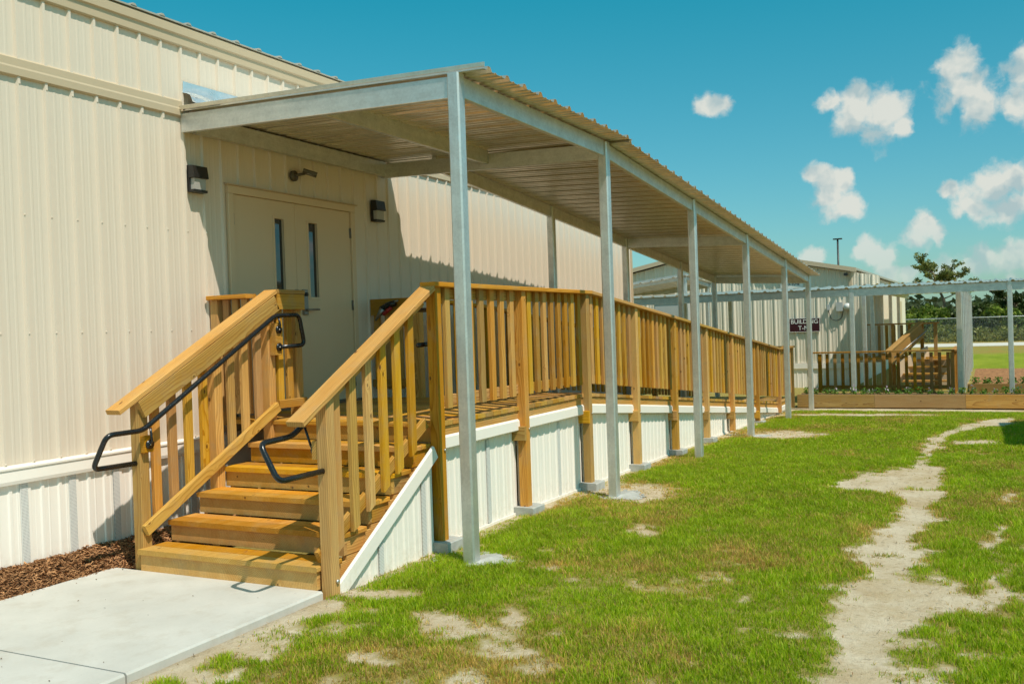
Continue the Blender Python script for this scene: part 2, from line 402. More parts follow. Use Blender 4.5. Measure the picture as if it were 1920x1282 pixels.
def attr_mat(name, trans=.35, rough=.6, attr='tint'):
    m, T, bs = new_mat(name)
    a = T.n('ShaderNodeAttribute', attribute_name=attr).outputs['Color']
    setc(T, bs, 'Base Color', a); bs.inputs['Roughness'].default_value = rough; bs.inputs['Specular IOR Level'].default_value = .25
    if trans:
        tr = T.n('ShaderNodeBsdfTranslucent', {'Color': a}); mx = T.n('ShaderNodeMixShader', {0: trans, 1: bs.outputs[0], 2: tr.outputs[0]})
        o = [n for n in T.t.nodes if n.type == 'OUTPUT_MATERIAL'][0]; T.t.links.new(mx.outputs[0], o.inputs[0])
    return m
grass_m = attr_mat('grass_blades', .45, .5)
chip_m = attr_mat('mulch_chips', 0, .85)
leaf_m = attr_mat('leaves', .3, .5)
bark_m = simple('bark', (.16, .115, .075), .9, 0, 12, .3, .5, 30)

# ------------------------------------------------------------------ noise fields for the lawn (numpy)
def vnoise(x, y, seed):
    xi = np.floor(x).astype(np.int64); yi = np.floor(y).astype(np.int64); fx = x-xi; fy = y-yi
    fx = fx*fx*(3-2*fx); fy = fy*fy*(3-2*fy)
    def h(a, b):
        n = (a*374761393+b*668265263+seed*974711) & 0x7fffffff
        n = ((n ^ (n >> 13))*1274126177) & 0x7fffffff
        return ((n ^ (n >> 16)) & 0xffff)/65535.0
    return (h(xi, yi)*(1-fx)+h(xi+1, yi)*fx)*(1-fy)+(h(xi, yi+1)*(1-fx)+h(xi+1, yi+1)*fx)*fy
def fbm(x, y, seed, octv=4):
    s = 0; a = .5; t = 0
    for k in range(octv):
        s = s+a*vnoise(x*2**k, y*2**k, seed+k*17); t += a; a *= .55
    return s/t
PATH = [[0.07,-5.63],[0.73,-5.52],[1.38,-5.46],[1.87,-5.51],[2.47,-5.5],[2.82,-5.39],[3.29,-5.45],[3.85,-5.56],[4.43,-5.55],[5.23,-5.53],[5.79,-5.32],[5.75,-5.0],[5.9,-4.75],[6.4,-4.85],[6.9,-5.1],[7.4,-5.35],[8.29,-5.57],[9.92,-5.44],[11.27,-5.43],[12.74,-5.75],[13.67,-5.92],[15.01,-6.29],[15.34,-6.69],[13.81,-6.67],[13.03,-6.15],[12.14,-5.88],[10.62,-5.66],[9.08,-5.61],[8.07,-5.66],[7.77,-5.81],[6.3,-5.85],[5.52,-5.96],[4.91,-5.82],[4.41,-5.87],[4.24,-6.07],[3.94,-5.83],[3.42,-5.83],[2.99,-5.9],[2.53,-5.88],[2.24,-5.85],[2.05,-6.03],[1.8,-6.31],[1.57,-6.32],[1.49,-6.12],[1.4,-5.95],[0.86,-5.88],[0.19,-5.94],[-1.2,-6.1],[-4.0,-6.2],[-6,-5.9],[-4.0,-5.75],[-1.2,-5.7]]  # bare track and patches below: outlines traced in image pixels, projected onto ground
ELL = [[11.48,-3.29,.14,-.62,.8,.15],[1.73,-2.89,.08,-.20,.17,.10],[4.96,-2.92,.13,-.42,.65,.24],[.13,-3.36,.06,-.16,.2,.12],[.32,-3.78,.03,-.09,.17,.09],[-.55,-3.39,.05,-.13,.12,.09],[.01,-3.66,.05,-.11,.12,.07],[.59,-2.72,.07,-.21,.13,.09],[.13,-2.51,.07,-.19,.13,.11],[-.65,-2.67,.05,-.15,.14,.12],[-1.08,-2.67,.05,-.13,.12,.12],[5.73,-6.49,.04,-.12,.48,-.01],[3.68,-6.37,.03,-.06,.71,0],[2.04,-6.39,.03,-.07,.56,0],[2.97,-3.66,.04,-.12,.2,.07],[10.85,-6.13,.08,-.35,.46,.01],[15.6,-3.86,.2,-1.7,.4,.1],[-.19,-4.11,.04,-.09,.11,.05]]
def poly_dist(x, y, poly):
    """signed distance, negative inside"""
    d = np.full(x.shape, 1e9); ins = np.zeros(x.shape, bool); n = len(poly)
    for i in range(n):
        ax, ay = poly[i]; bx, by = poly[(i+1) % n]; ex, ey = bx-ax, by-ay
        t = np.clip(((x-ax)*ex+(y-ay)*ey)/(ex*ex+ey*ey+1e-12), 0, 1)
        d = np.minimum(d, np.hypot(x-ax-t*ex, y-ay-t*ey))
        c = ((ay > y) != (by > y)) & (x < ex*(y-ay)/((by-ay) if by != ay else 1e-9)+ax)
        ins ^= c
    return np.where(ins, -d, d)
def sstep(a, b, v):
    t = np.clip((v-a)/(b-a), 0, 1); return t*t*(3-2*t)
def cover(x, y):
    """0 bare sand .. 1 closed turf"""
    wx = x+.30*(fbm(x*3.1, y*3.1, 5)-.5)+.22*(fbm(x*12, y*12, 51)-.5); wy = y+.30*(fbm(x*3.1+40, y*3.1, 6)-.5)+.22*(fbm(x*12+9, y*12, 52)-.5)
    k = sstep(-.11, .15, poly_dist(wx, wy, PATH))
    k = np.maximum(k, .45*sstep(.68, .80, fbm(x*4.3, y*4.3, 61, 4)))
    for cx, cy, ax, ay, bx, by in ELL:
        det = ax*by-ay*bx
        if abs(det) < 1e-6: continue
        dx, dy = wx-cx, wy-cy
        p = (dx*by-dy*bx)/det; q = (ax*dy-ay*dx)/det
        k = np.minimum(k, .16+.84*sstep(.45, 1.7, np.hypot(p, q)))
    n = fbm(x*1.5, y*1.5, 21, 5); n2 = fbm(x*7.5, y*7.5, 33, 5)
    near = np.clip((2.2-x)/3.5, 0, 1)*np.clip((-y-2.5)/1.2, 0, 1)         # thinner turf towards the slab
    thr = .285+.13*near
    k = k*(.30+.70*sstep(thr-.02, thr+.20, .5*n+.5*n2))
    k = k*(.35+.65*sstep(.02, .34, -(y+2.32)-.16*(fbm(x*4, y*4, 8)-.3)))           # worn strip along the skirting
    k = np.where(x < .3, k*sstep(.10, .42, -(y+2.30)-.12*(fbm(x*5, y*5, 9)-.5)), k)
    k = k*(1-sstep(16.2, 16.9, x))
    return np.clip(k, 0, 1)
def gz(x): return -.0165*np.clip(x-3, 0, 14)-.03+.032*np.clip((1.1-x)/.9, 0, 1)
def gzs(x): return float(gz(np.array([x]))[0])

# ------------------------------------------------------------------ ground
def add_ground():
    xs = np.concatenate([[-400, -60, -15, -6], np.arange(-4, 17.01, .07), [18, 20, 24, 30, 33.4, 34.2, 45, 60, 90, 200, 900]])
    ys = np.concatenate([[-900, -200, -60, -20, -11], np.arange(-8.0, -1.9, .07), [-1, 0, 4, 10, 40, 200, 900]])
    X, Y = np.meshgrid(xs, ys, indexing='ij')
    fine_ = (X > -4.01) & (X < 17.02) & (Y > -8.01) & (Y < -1.9)
    C = np.where(fine_, cover(X, Y), .9)
    Z = gz(X)+np.where(fine_, .035*(fbm(X*1.3, Y*1.3, 70)-.5)+.014*(fbm(X*7, Y*7, 71)-.5)+.012*C, 0)
    Z = np.where((Y > -2.5) & (Y < -1.9), np.minimum(Z, gz(X)+.002), Z)
    Z = np.where((X < .9) & (Y > -2.34), gz(X)-.08, Z)
    nx, ny = X.shape
    idx = np.arange(nx*ny).reshape(nx, ny)
    F = np.stack([idx[:-1, :-1], idx[1:, :-1], idx[1:, 1:], idx[:-1, 1:]], -1).reshape(-1, 4)
    me = bpy.data.meshes.new('ground')
    me.vertices.add(nx*ny); me.vertices.foreach_set('co', np.stack([X, Y, Z], -1).ravel())
    me.loops.add(F.size); me.loops.foreach_set('vertex_index', F.ravel())
    me.polygons.add(len(F)); me.polygons.foreach_set('loop_start', np.arange(0, F.size, 4)); me.polygons.foreach_set('loop_total', np.full(len(F), 4))
    me.update(); me.shade_smooth()
    a = me.attributes.new('cover', 'FLOAT', 'POINT'); a.data.foreach_set('value', C.ravel())
    o = link('ground', me, Matrix.Identity(4), None, ground_m); tag(o, 'sandy lawn ground around the ramp', 'ground', kind='structure')
add_ground()

def soup(name, V, Fc, C, mat, label=None, cat=None, parent=None, kind=None, group=None):
    """V (n,3) vertices, Fc (m,k) faces, C (m,3) face colours; tint stored per face"""
    me = bpy.data.meshes.new(name); k = Fc.shape[1]
    me.vertices.add(len(V)); me.vertices.foreach_set('co', V.astype(np.float32).ravel())
    me.loops.add(Fc.size); me.loops.foreach_set('vertex_index', Fc.astype(np.int32).ravel())
    me.polygons.add(len(Fc)); me.polygons.foreach_set('loop_start', np.arange(0, Fc.size, k)); me.polygons.foreach_set('loop_total', np.full(len(Fc), k))
    me.update()
    a = me.attributes.new('tint', 'FLOAT_COLOR', 'FACE')
    a.data.foreach_set('color', np.concatenate([C, np.ones((len(C), 1))], 1).astype(np.float32).ravel())
    o = link(name, me, MW[parent.name].copy() if parent else Matrix.Identity(4), parent, mat)
    if parent:
        off = np.array(MW[parent.name].translation); me.vertices.foreach_set('co', (V-off).astype(np.float32).ravel()); me.update()
    return tag(o, label, cat, group, kind)

def add_grass():
    Vs, Fs, Cs = [], [], []; base = 0
    cx, cy = CAM.x, CAM.y
    zones = [(-2.0, 4.0, 120000, 1.0), (4.0, 9.5, 90000, 1.35), (9.5, 17.0, 60000, 2.0)]
    for x0, x1, n, wd in zones:
        x = rng.uniform(x0, x1, n*2); y = rng.uniform(-7.2, -2.3, n*2)
        # stay within reach of the view
        ok = y > -2.3-.0-(x+4.7)*.42-3.0
        x, y = x[ok], y[ok]
        c = cover(x, y)
        tuft = fbm(x*16, y*16, 301, 2)
        keep = (rng.uniform(0, 1, len(x)) < c*1.02+.006) & (tuft < .28+.75*c)
        x, y, c = x[keep], y[keep], c[keep]
        m = len(x)
        nb = 3
        x = np.repeat(x, nb)+rng.normal(0, .012*wd, m*nb); y = np.repeat(y, nb)+rng.normal(0, .012*wd, m*nb); c = np.repeat(c, nb); m *= nb
        ok = ~((x < .95) & (y > -2.40)) & ~((y > -2.33))
        x, y, c = x[ok], y[ok], c[ok]; m = len(x)
        clump = .55*fbm(x*2.3, y*2.3, 91, 3)+.45*np.clip(1.9*fbm(x*9, y*9, 93, 3)-.45, 0, 1.2); dry = fbm(x*1.1+7, y*1.1, 55, 4)
        h = (.016+.040*rng.uniform(0, 1, m)**1.7)*(.45+.85*clump)*(.45+.6*c)*1.1
        a = rng.uniform(0, 2*np.pi, m); lean = rng.uniform(.15, 1.0, m)*h*.9
        wdt = rng.uniform(.0013, .0027, m)*wd
        la = a+rng.normal(0, .6, m)+np.pi/2
        z = gz(x)-.004+.012*c
        px, py = np.cos(a)*wdt, np.sin(a)*wdt
        lx, ly = np.cos(la)*lean, np.sin(la)*lean
        v = np.empty((m, 5, 3))
        v[:, 0] = np.stack([x-px, y-py, z], 1); v[:, 1] = np.stack([x+px, y+py, z], 1)
        v[:, 2] = np.stack([x+px*.8+lx*.35, y+py*.8+ly*.35, z+h*.62], 1); v[:, 3] = np.stack([x-px*.8+lx*.35, y-py*.8+ly*.35, z+h*.62], 1)
        v[:, 4] = np.stack([x+lx, y+ly, z+h], 1)
        i = base+np.arange(m)*5
        fc = np.concatenate([np.stack([i, i+1, i+2], 1), np.stack([i, i+2, i+3], 1), np.stack([i+3, i+2, i+4], 1)], 0)
        t = rng.uniform(0, 1, m)
        g1 = np.array([.20, .355, .005]); g2 = np.array([.49, .59, .018]); st = np.array([.66, .45, .12])
        col = g1+(g2-g1)*t[:, None]
        pd = np.clip((dry-.44)*2.2+(.82-c)*.8, .07, .9)
        isdry = rng.uniform(0, 1, m) < pd
        col = np.where(isdry[:, None], st*(.6+.6*t[:, None]), col)*(.68+.62*clump[:, None])
        Vs.append(v.reshape(-1, 3)); Fs.append(fc); Cs.append(np.tile(col, (3, 1))); base += m*5
    soup('lawn_grass', np.concatenate(Vs), np.concatenate(Fs), np.concatenate(Cs), grass_m, 'patchy green and straw coloured lawn beside the ramp', 'grass', kind='stuff')
add_grass()

# small things lying on the sand: dead stems and bits
def add_litter():
    n = 5200; x = rng.uniform(-1.6, 13, n); y = rng.uniform(-6.8, -2.38, n); c = cover(x, y); k = (c < .55) & ~((x < .95) & (y > -2.42)); x, y = x[k], y[k]; n = len(x)
    L = rng.uniform(.008, .05, n); a = rng.uniform(0, np.pi, n); wd = rng.uniform(.001, .0028, n); z = gz(x)+rng.uniform(.006, .022, n)
    dx, dy = np.cos(a)*L, np.sin(a)*L; px, py = -np.sin(a)*wd, np.cos(a)*wd
    v = np.stack([np.stack([x-px, y-py, z], 1), np.stack([x+px, y+py, z+.002], 1), np.stack([x+dx+px, y+dy+py, z+.006], 1), np.stack([x+dx-px, y+dy-py, z+.004], 1)], 1)
    col = np.array([.30, .17, .07])*rng.uniform(.4, 1.4, n)[:, None]
    soup('dead_grass_litter', v.reshape(-1, 3), np.arange(n*4).reshape(n, 4), col, chip_m, 'dry brown stems scattered over the bare sand', 'litter', kind='stuff')
add_litter()
o = tube('scrap_stick', [(.02, -5.28, -.035), (.05, -5.40, -.028), (.10, -5.54, -.035)], .012, wood, None, 6, 0, .006)
tag(o, 'thin pale wooden stick lying on the lawn in the foreground', 'stick')

# ------------------------------------------------------------------ concrete walk
SL_Z = .03
def add_walk():
    for i, (a, b) in enumerate(((-1.235, .383), (-4.3, -1.247), (-7.4, -4.312))):
        o = box('walkway_slab', a, b, -2.335, -.36, -.14, SL_Z, slab_m, None, .012)
        tag(o, ('pale concrete slab at the foot of the stairs', 'pale concrete slab in the lower left corner before the joint', 'concrete walk slab nearest the viewer')[i], 'concrete slab', 'concrete walk slabs', 'structure')
    n = 26; x = rng.uniform(-1.6, .35, n); y = rng.uniform(-2.3, -.4, n)
    L = rng.uniform(.003, .010, n); a = rng.uniform(0, 3.1, n); z = np.full(n, SL_Z+.003); wd = L*rng.uniform(.2, .6, n)
    dx, dy = np.cos(a)*L, np.sin(a)*L; px, py = -np.sin(a)*wd, np.cos(a)*wd
    v = np.stack([np.stack([x-px, y-py, z], 1), np.stack([x+px, y+py, z], 1), np.stack([x+dx+px, y+dy+py, z+.004], 1), np.stack([x+dx-px, y+dy-py, z+.003], 1)], 1)
    soup('slab_crumbs', v.reshape(-1, 3), np.arange(n*4).reshape(n, 4), np.array([.14, .09, .05])*rng.uniform(.5, 1.4, n)[:, None], chip_m, 'specks of mulch strewn on the concrete slab', 'debris', kind='stuff')
add_walk()

# mulch strip along the wall
def add_mulch():
    xs = np.arange(-4, 2.4, .08); ys = np.linspace(-.58, .0, 9); X, Y = np.meshgrid(xs, ys, indexing='ij')
    t = (Y+.58)/.58
    Z = .0+.125*sstep(.25, 1.0, t)+.03*(fbm(X*4, Y*4, 3)-.4)*(t > .1)
    nx, ny = X.shape; idx = np.arange(nx*ny).reshape(nx, ny)
    F = np.stack([idx[:-1, :-1], idx[1:, :-1], idx[1:, 1:], idx[:-1, 1:]], -1).reshape(-1, 4)
    bed = wm('mulch_bed', np.stack([X, Y, Z], -1).reshape(-1, 3).tolist(), F.tolist(), soil_dark, None, True); tag(bed, 'dark bed under the bark mulch along the wall', 'mulch bed', kind='structure')
    n = 24000; x = rng.uniform(-2.2, 2.3, n); y = rng.uniform(-.40, 0, n); y = np.where(x > .45, rng.uniform(-.6, 0, n), y); t = (y+.58)/.58
    z = .0+.125*sstep(.25, 1.0, t)+.03*(fbm(x*4, y*4, 3)-.4)+rng.uniform(.004, .022, n)
    L = rng.uniform(.012, .055, n); wd = rng.uniform(.0015, .0045, n); a = rng.normal(.3, 1.0, n); tl = rng.normal(0, .45, n)
    dx, dy, dz = np.cos(a)*L, np.sin(a)*L, np.sin(tl)*L*.8; px, py = -np.sin(a)*wd, np.cos(a)*wd; pz = rng.normal(0, .5, n)*wd
    P = lambda s, q: np.stack([x+s*dx/2+q*px, y+s*dy/2+q*py, z+s*dz/2+q*pz], 1)
    v = np.stack([P(-1, -1), P(-1, 1), P(1, 1), P(1, -1)], 1)
    q = rng.uniform(0, 1, n)[:, None]
    col = np.array([.16, .065, .024])*(1-q)+np.array([.56, .29, .13])*q; col = col*rng.uniform(.7, 1.2, n)[:, None]
    soup('bark_mulch', v.reshape(-1, 3), np.arange(n*4).reshape(n, 4), col, chip_m, 'reddish brown shredded bark mulch along the wall', 'mulch', kind='stuff')
add_mulch()

# ------------------------------------------------------------------ the cream building
B = empty('modular_building', (5, 4, 0), 'long cream metal clad building with double doors under the canopy', 'building')
PW = .9144
def panels(z0, z1, holes, name='wall_panel'):
    u = -2*PW-.1143
    while u < 13.3:
        a, b = u, min(u+PW, 13.3)
        segs = [(z0, z1)]
        parts = [(a, b)]
        cuts = []
        for (hx0, hx1, hz) in holes:
            for (pa, pb) in list(parts):
                if pb <= hx0 or pa >= hx1: continue
                parts.remove((pa, pb))
                if pa < hx0: parts.append((pa, hx0))
                if pb > hx1: parts.append((hx1, pb))
                cuts.append((max(pa, hx0), min(pb, hx1), hz))
        for pa, pb in parts: corr(name, (0, 0, 0), (1, 0, 0), (0, 0, 1), (0, -1, 0), pa, pb, z0, z1, WALL9, cream, B, 0.0)
        for pa, pb, hz in cuts: corr(name, (0, 0, 0), (1, 0, 0), (0, 0, 1), (0, -1, 0), pa, pb, hz, z1, WALL9, cream, B, 0.0)
        u += PW
DX0, DX1 = 2.181, 4.022; DT, DB = 3.095, 1.032
panels(.865, 3.71, [(DX0-.075, DX1+.075, DT+.07)])
panels(3.80, 4.335, [], 'upper_wall_panel')
# hidden sides of the building
box('side_wall', -2.05, 13.25, .04, 7.9, .05, 4.25, cream, B)
corr('end_wall', (13.3, 0, 0), (0, 1, 0), (0, 0, 1), (1, 0, 0), 0.0, 7.9, .1, 4.3, WALL9, cream, B)
vbar('corner_trim', 13.30, -.012, .75, 4.33, .07, .07, cream_trim, B)
# belt trim with a drip lip
def strip(name, poly, x0, x1, mat, parent): return extrude_poly(name, poly, 'x', x0, x1, mat, parent)
TR = [(-.012, 3.70), (-.032, 3.712), (-.034, 3.765), (-.028, 3.78), (-.028, 3.835), (-.010, 3.85), (.02, 3.85), (.02, 3.70)]
strip('belt_trim', TR, -2.05, 1.585, cream_trim, B); strip('belt_trim', TR, 4.80, 13.30, cream_trim, B)
EV = [(.02, 4.325), (-.026, 4.325), (-.036, 4.335), (-.040, 4.41), (-.058, 4.42), (-.062, 4.485), (-.05, 4.50), (.02, 4.505)]
strip('eave_trim', EV, -2.05, 5.6, cream_trim, B); strip('eave_trim', EV, 5.603, 13.36, cream_trim, B)
extrude_poly('roof_sheet', [(-.07, 4.507), (-.07, 4.520), (7.9, 5.2), (7.9, 5.0)], 'x', -2.1, 13.4, roof_dark, B)
# rib ends of the roof showing over the eave
vs, fs = [], []
for k in range(52):
    x = -2.0+k*.3048
    vs += [(x-.03, -.075, 4.521), (x+.03, -.075, 4.521), (x+.012, -.075, 4.540), (x-.012, -.075, 4.540), (x-.03, .6, 4.574), (x+.03, .6, 4.574), (x+.012, .6, 4.595), (x-.012, .6, 4.595)]
    i = k*8; fs += [[i, i+1, i+2, i+3], [i+1, i+5, i+6, i+2], [i+3, i+2, i+6, i+7], [i, i+3, i+7, i+4]]
tag(wm('roof_ribs', vs, fs, roof_dark, B), kind='stuff')
# screws in rows
def screws(rows, name, parent, y=-.0235, xa=-2.0, xb=13.2, skip=None):
    vs, fs = [], []
    for z in rows:
        k = math.ceil(xa/.2286)
        while k*.2286 < xb:
            x = k*.2286; k += 1
            if skip and skip[0] < x < skip[1] and z < skip[2]: continue
            r, yy = .0065, y; i = len(vs)
            vs += [(x-r, yy, z-r), (x+r, yy, z-r), (x+r, yy, z+r), (x-r, yy, z+r), (x-.004, yy-.006, z-.004), (x+.004, yy-.006, z-.004), (x+.004, yy-.006, z+.004), (x-.004, yy-.006, z+.004)]
            fs += [[i+4, i+5, i+6, i+7], [i, i+1, i+5, i+4], [i+1, i+2, i+6, i+5], [i+2, i+3, i+7, i+6], [i+3, i, i+4, i+7]]
    tag(wm(name, vs, fs, cream, parent), kind='stuff')
screws([2.697, 1.822, .885, 3.66], 'wall_screws', B, skip=(2.05, 4.15, 3.3))
# skirting below the wall
strip('skirting_trim', [(.01, .865), (-.012, .865), (-.040, .845), (-.046, .76), (-.040, .735), (.01, .735)], -2.05, 2.05, white, B)
strip('skirting_cap', [(-.012, .850), (-.050, .843), (-.050, .857), (-.012, .872)], -2.05, 2.05, white, B)
u = -2.05
k = 0
while u < 2.1:
    corr('skirting_panel', (0, -.002, 0), (1, 0, 0), (0, 0, 1), (0, -1, 0), u, min(u+.412, 2.1), .0, .738, SKIRT, white, B, u+.06)
    box('vent_strip', u+.285, u+.345, -.0165, -.006, .0, .736, vent, B, .002)
    u += .412
box('skirting_backing', 2.1, 13.3, .0, .03, .0, .864, white, B)

# double doors
fr = box('door_frame', DX0-.075, DX1+.075, -.035, .05, DT, DT+.075, door_paint, B)
strip('drip_cap', [(.0, DT+.076), (-.055, DT+.076), (-.06, DT+.083), (-.0, DT+.098)], DX0-.10, DX1+.10, cream_trim, B)
vbar('door_jamb', DX0-.0375, .0075, DB-.03, DT-.002, .07, .085, door_paint, B); vbar('door_jamb', DX1+.0375, .0075, DB-.03, DT-.002, .07, .085, door_paint, B)
box('threshold', DX0-.07, DX1+.07, -.06, .05, DB-.035, DB-.006, steel, B)
mid = (DX0+DX1)/2
def door(x0, x1, px0, px1, hinge_x, lever):
    ins = .004
    # leaf with an opening for the vision panel
    a, b, z0, z1 = x0+.003, x1-.003, DB, DT-.004
    pz0, pz1 = 2.14, 2.915
    vs, fs = [], []
    def ringv(y): return [(a, y, z0), (b, y, z0), (b, y, z1), (a, y, z1), (px0, y, pz0), (px1, y, pz0), (px1, y, pz1), (px0, y, pz1)]
    vs = ringv(-.012)+ringv(.032)
    for o_, fl in ((0, 0), (8, 1)):
        qs = [[0, 1, 5, 4], [1, 2, 6, 5], [2, 3, 7, 6], [3, 0, 4, 7]]
        for q in qs: fs.append([o_+i for i in (q if not fl else q[::-1])])
    for i in range(4):
        j = (i+1) % 4; fs.append([i, 8+i, 8+j, j]); fs.append([4+i, 4+j, 12+j, 12+i])
    d = wm('door', vs, fs, door_paint, B, origin=(mid, 0, DB))
    box('glass_pane', px0-.005, px1+.005, .012, .018, pz0-.005, pz1+.005, glass, d, .001)
    for (xa, xb, za, zb) in ((px0-.026, px1+.026, pz1, pz1+.026), (px0-.026, px1+.026, pz0-.026, pz0), (px0-.026, px0, pz0, pz1), (px1, px1+.026, pz0, pz1)):
        box('window_frame', xa, xb, -.019, -.008, za, zb, door_paint, d, .002)
    for hz in (2.86, 2.06, 1.22):
        tube('hinge', [(hinge_x, -.022, hz-.055), (hinge_x, -.022, hz+.055)], .008, steel, d, 8)
        box('hinge_leaf', hinge_x-.022, hinge_x+.022, -.016, -.011, hz-.055, hz+.055, steel, d, .001)
    if lever:
        box('lock_plate', 3.150, 3.218, -.040, -.010, 1.955, 2.215, steel, d, .006)
        tube('lock_cylinder', [(3.184, -.038, 2.165), (3.184, -.058, 2.165)], .020, blackbox, d, 12)
        tube('door_lever', [(3.184, -.038, 2.005), (3.184, -.085, 2.005), (3.34, -.085, 2.010)], .0105, steel, d, 8, .02)
    else:
        box('strike_guard', 3.045, 3.095, -.022, -.011, 2.02, 2.215, steel, d, .003)
    return d
door(DX0, mid, 2.762, 2.900, DX0-.004, False)
door(mid, DX1, 3.290, 3.432, DX1+.004, True)
box('astragal', mid-.022, mid+.012, -.0185, -.0125, DB+.01, DT-.01, door_paint, B, .001)

# wall lights
def wall_light(x0, x1, z0, z1, label):
    L = empty('wall_light', ((x0+x1)/2, 0, z0), label, 'wall light', 'wall lights beside the doors')
    box('back_plate', x0, x1, -.045, -.018, z0, z1, blackbox, L, .004)
    zm = z0+(z1-z0)*.52
    extrude_poly('hood', [(-.045, z1), (-.095, z1-.008), (-.112, zm), (-.045, zm)], 'x', x0-.004, x1+.004, blackbox, L)
    extrude_poly('lens', [(-.045, zm-.002), (-.094, zm-.002), (-.088, z0+.025), (-.045, z0+.025)], 'x', x0+.014, x1-.014, lens_m, L)
    extrude_poly('lower_lip', [(-.045, z0+.022), (-.096, z0+.022), (-.094, z0), (-.045, z0)], 'x', x0, x1, blackbox, L)
wall_light(1.62, 1.785, 3.045, 3.285, 'black hooded wall light left of the double doors')
wall_light(4.43, 4.60, 3.025, 3.272, 'black hooded wall light right of the double doors')
FL = empty('flood_light', (3.07, 0, 3.37), 'small bronze swivel flood light above the double doors', 'flood light')
tube('base', [(3.07, -.018, 3.372), (3.07, -.045, 3.372)], .055, bronze, FL, 16)
tube('arm', [(3.07, -.04, 3.372), (3.10, -.085, 3.385), (3.16, -.10, 3.40)], .014, bronze, FL, 8, .03)
bar('lamp_head', (3.15, -.085, 3.43), (3.24, -.19, 3.385), .12, .045, bronze, FL, up=(.2, -.3, .9), ch=.01)
bar('lamp_lens', (3.165, -.125, 3.400), (3.225, -.185, 3.374), .085, .012, lens_m, FL, up=(.2, -.3, .9), ch=.003)
# foil flashing curled from the wall onto the canopy
def add_foil():
    vs, fs = [], []; nx, ns = 46, 12
    for i in range(nx):
        x = 1.60+3.15*i/(nx-1)
        for j in range(ns):
            t = j/(ns-1)
            y = -.030-.42*t**2.2; z = 4.02-.225*(1-(1-t)**2.4)
            wv = fbm(np.array([x*5.]), np.array([t*3.]), 4)[0]-.5; cr_ = fbm(np.array([x*17.]), np.array([t*5.]), 14)[0]-.5
            amp = math.sin(math.pi*min(t*1.1, 1))
            vs.append((x, y-.10*wv*amp-.07*cr_*amp, z+.06*wv*amp+.05*cr_*amp))
    for i in range(nx-1):
        for j in range(ns-1): fs.append([i*ns+j, (i+1)*ns+j, (i+1)*ns+j+1, i*ns+j+1])
    wm('foil_flashing', vs, fs, foil, B, True)
add_foil()

# ------------------------------------------------------------------ canopies
def sroof(x): return 3.648-.0765*max(x-4.67, 0)         # top of the outer beam
CX = [4.67, 7.93, 11.05, 14.30, 16.98]
PY = -2.80
CA = empty('landing_canopy', (3.1, -1.4, 0), 'galvanised steel canopy over the landing and double doors', 'canopy')
RS = .0275                                                # roof rises towards the wall
def canopy_post(x, y, zt, parent, zb=None):
    p = vbar('post', x, y, gzs(x)-.06 if zb is None else zb, zt, .102, .102, galv, parent, ch=.012)
    return p
canopy_post(1.59, PY, 3.668, CA)
# end beam towards the stairs, wall beam, outer beam, purlin, cross beam
zw = 3.655
bar('end_beam', (1.59, -2.745, zw-.085), (1.59, -.03, zw-.085+RS*2.72), .05, .165, galv, CA)
bar('wall_beam', (1.68, -.060, 3.648), (4.67, -.060, 3.648), .05, .165, galv, CA)
bar('outer_beam', (1.645, PY, zw-.078), (4.612, PY, zw-.078), .05, .160, galv, CA)
bar('middle_beam', (1.68, -1.43, 3.645), (4.64, -1.43, 3.645), .05, .165, galv, CA)
bar('cross_beam', (4.67, -2.745, zw-.100), (4.67, -.03, zw-.100+RS*2.72), .05, .165, galv, CA)
def roof_sheets(x0, x1, y0, y1, zf, ny, parent, mat=galvalume, phase=0.0, name='roof_panel'):
    """sheets side by side along x (ribs run along y)"""
    u = x0; 
    while u < x1-.02:
        b = min(u+PW+.03, x1)
        slope = (zf(u, y1)-zf(u, y0))/(y1-y0); sx = (zf(b, y0)-zf(u, y0))/(b-u)
        ud = Vector((1, 0, sx)); vd = Vector((0, 1, slope)); nd = ud.cross(vd).normalized()
        corr(name, (0, 0, zf(u, y0)-sx*u-slope*y0), ud, vd, nd, u, b, y0, y1, PBR12, mat, parent, phase, .0025)
        u += PW
roof_sheets(1.56, 4.845, -3.06, -.02, lambda x, y: 3.672+RS*(y+2.8), 0, CA, phase=1.645)
bar('rake_trim', (1.55, -3.07, 3.692), (1.55, -.02, 3.692+RS*3.05), .012, .034, galvalume, CA, ch=.002)
CB = empty('ramp_canopy', (11, -1.8, 0), 'long galvanised steel canopy stepping down along the wooden ramp', 'canopy')
for x in CX: canopy_post(x, PY, sroof(x)-.004, CB)
for a, b in zip(CX, CX[1:]):
    bar('outer_beam', (a+.055, PY, sroof(a+.055)-.085), (b-.055, PY, sroof(b-.055)-.085), .05, .155, galv, CB)
RS2 = .045
def zi(x): return sroof(x)+RS2*2.08
for x in CX[1:]: vbar('inner_post', x, -.72, -.22, zi(x)-.01, .102, .102, galv, CB, .012)
for a, b in zip(CX, CX[1:]):
    s = .055 if a != CX[0] else .03
    bar('inner_beam', (a+s, -.72, zi(a+s)-.085), (b-.055, -.72, zi(b-.055)-.085), .05, .155, galv, CB)
for x in (11.05, 16.98): bar('cross_beam', (x, -2.75, sroof(x)-.10), (x, -.775, zi(x)-.10), .05, .155, galv, CB)
roof_sheets(4.76, 17.12, -3.05, -.60, lambda x, y: sroof(x)-.002+RS2*(y+2.8)+.004, 0, CB, phase=4.80)

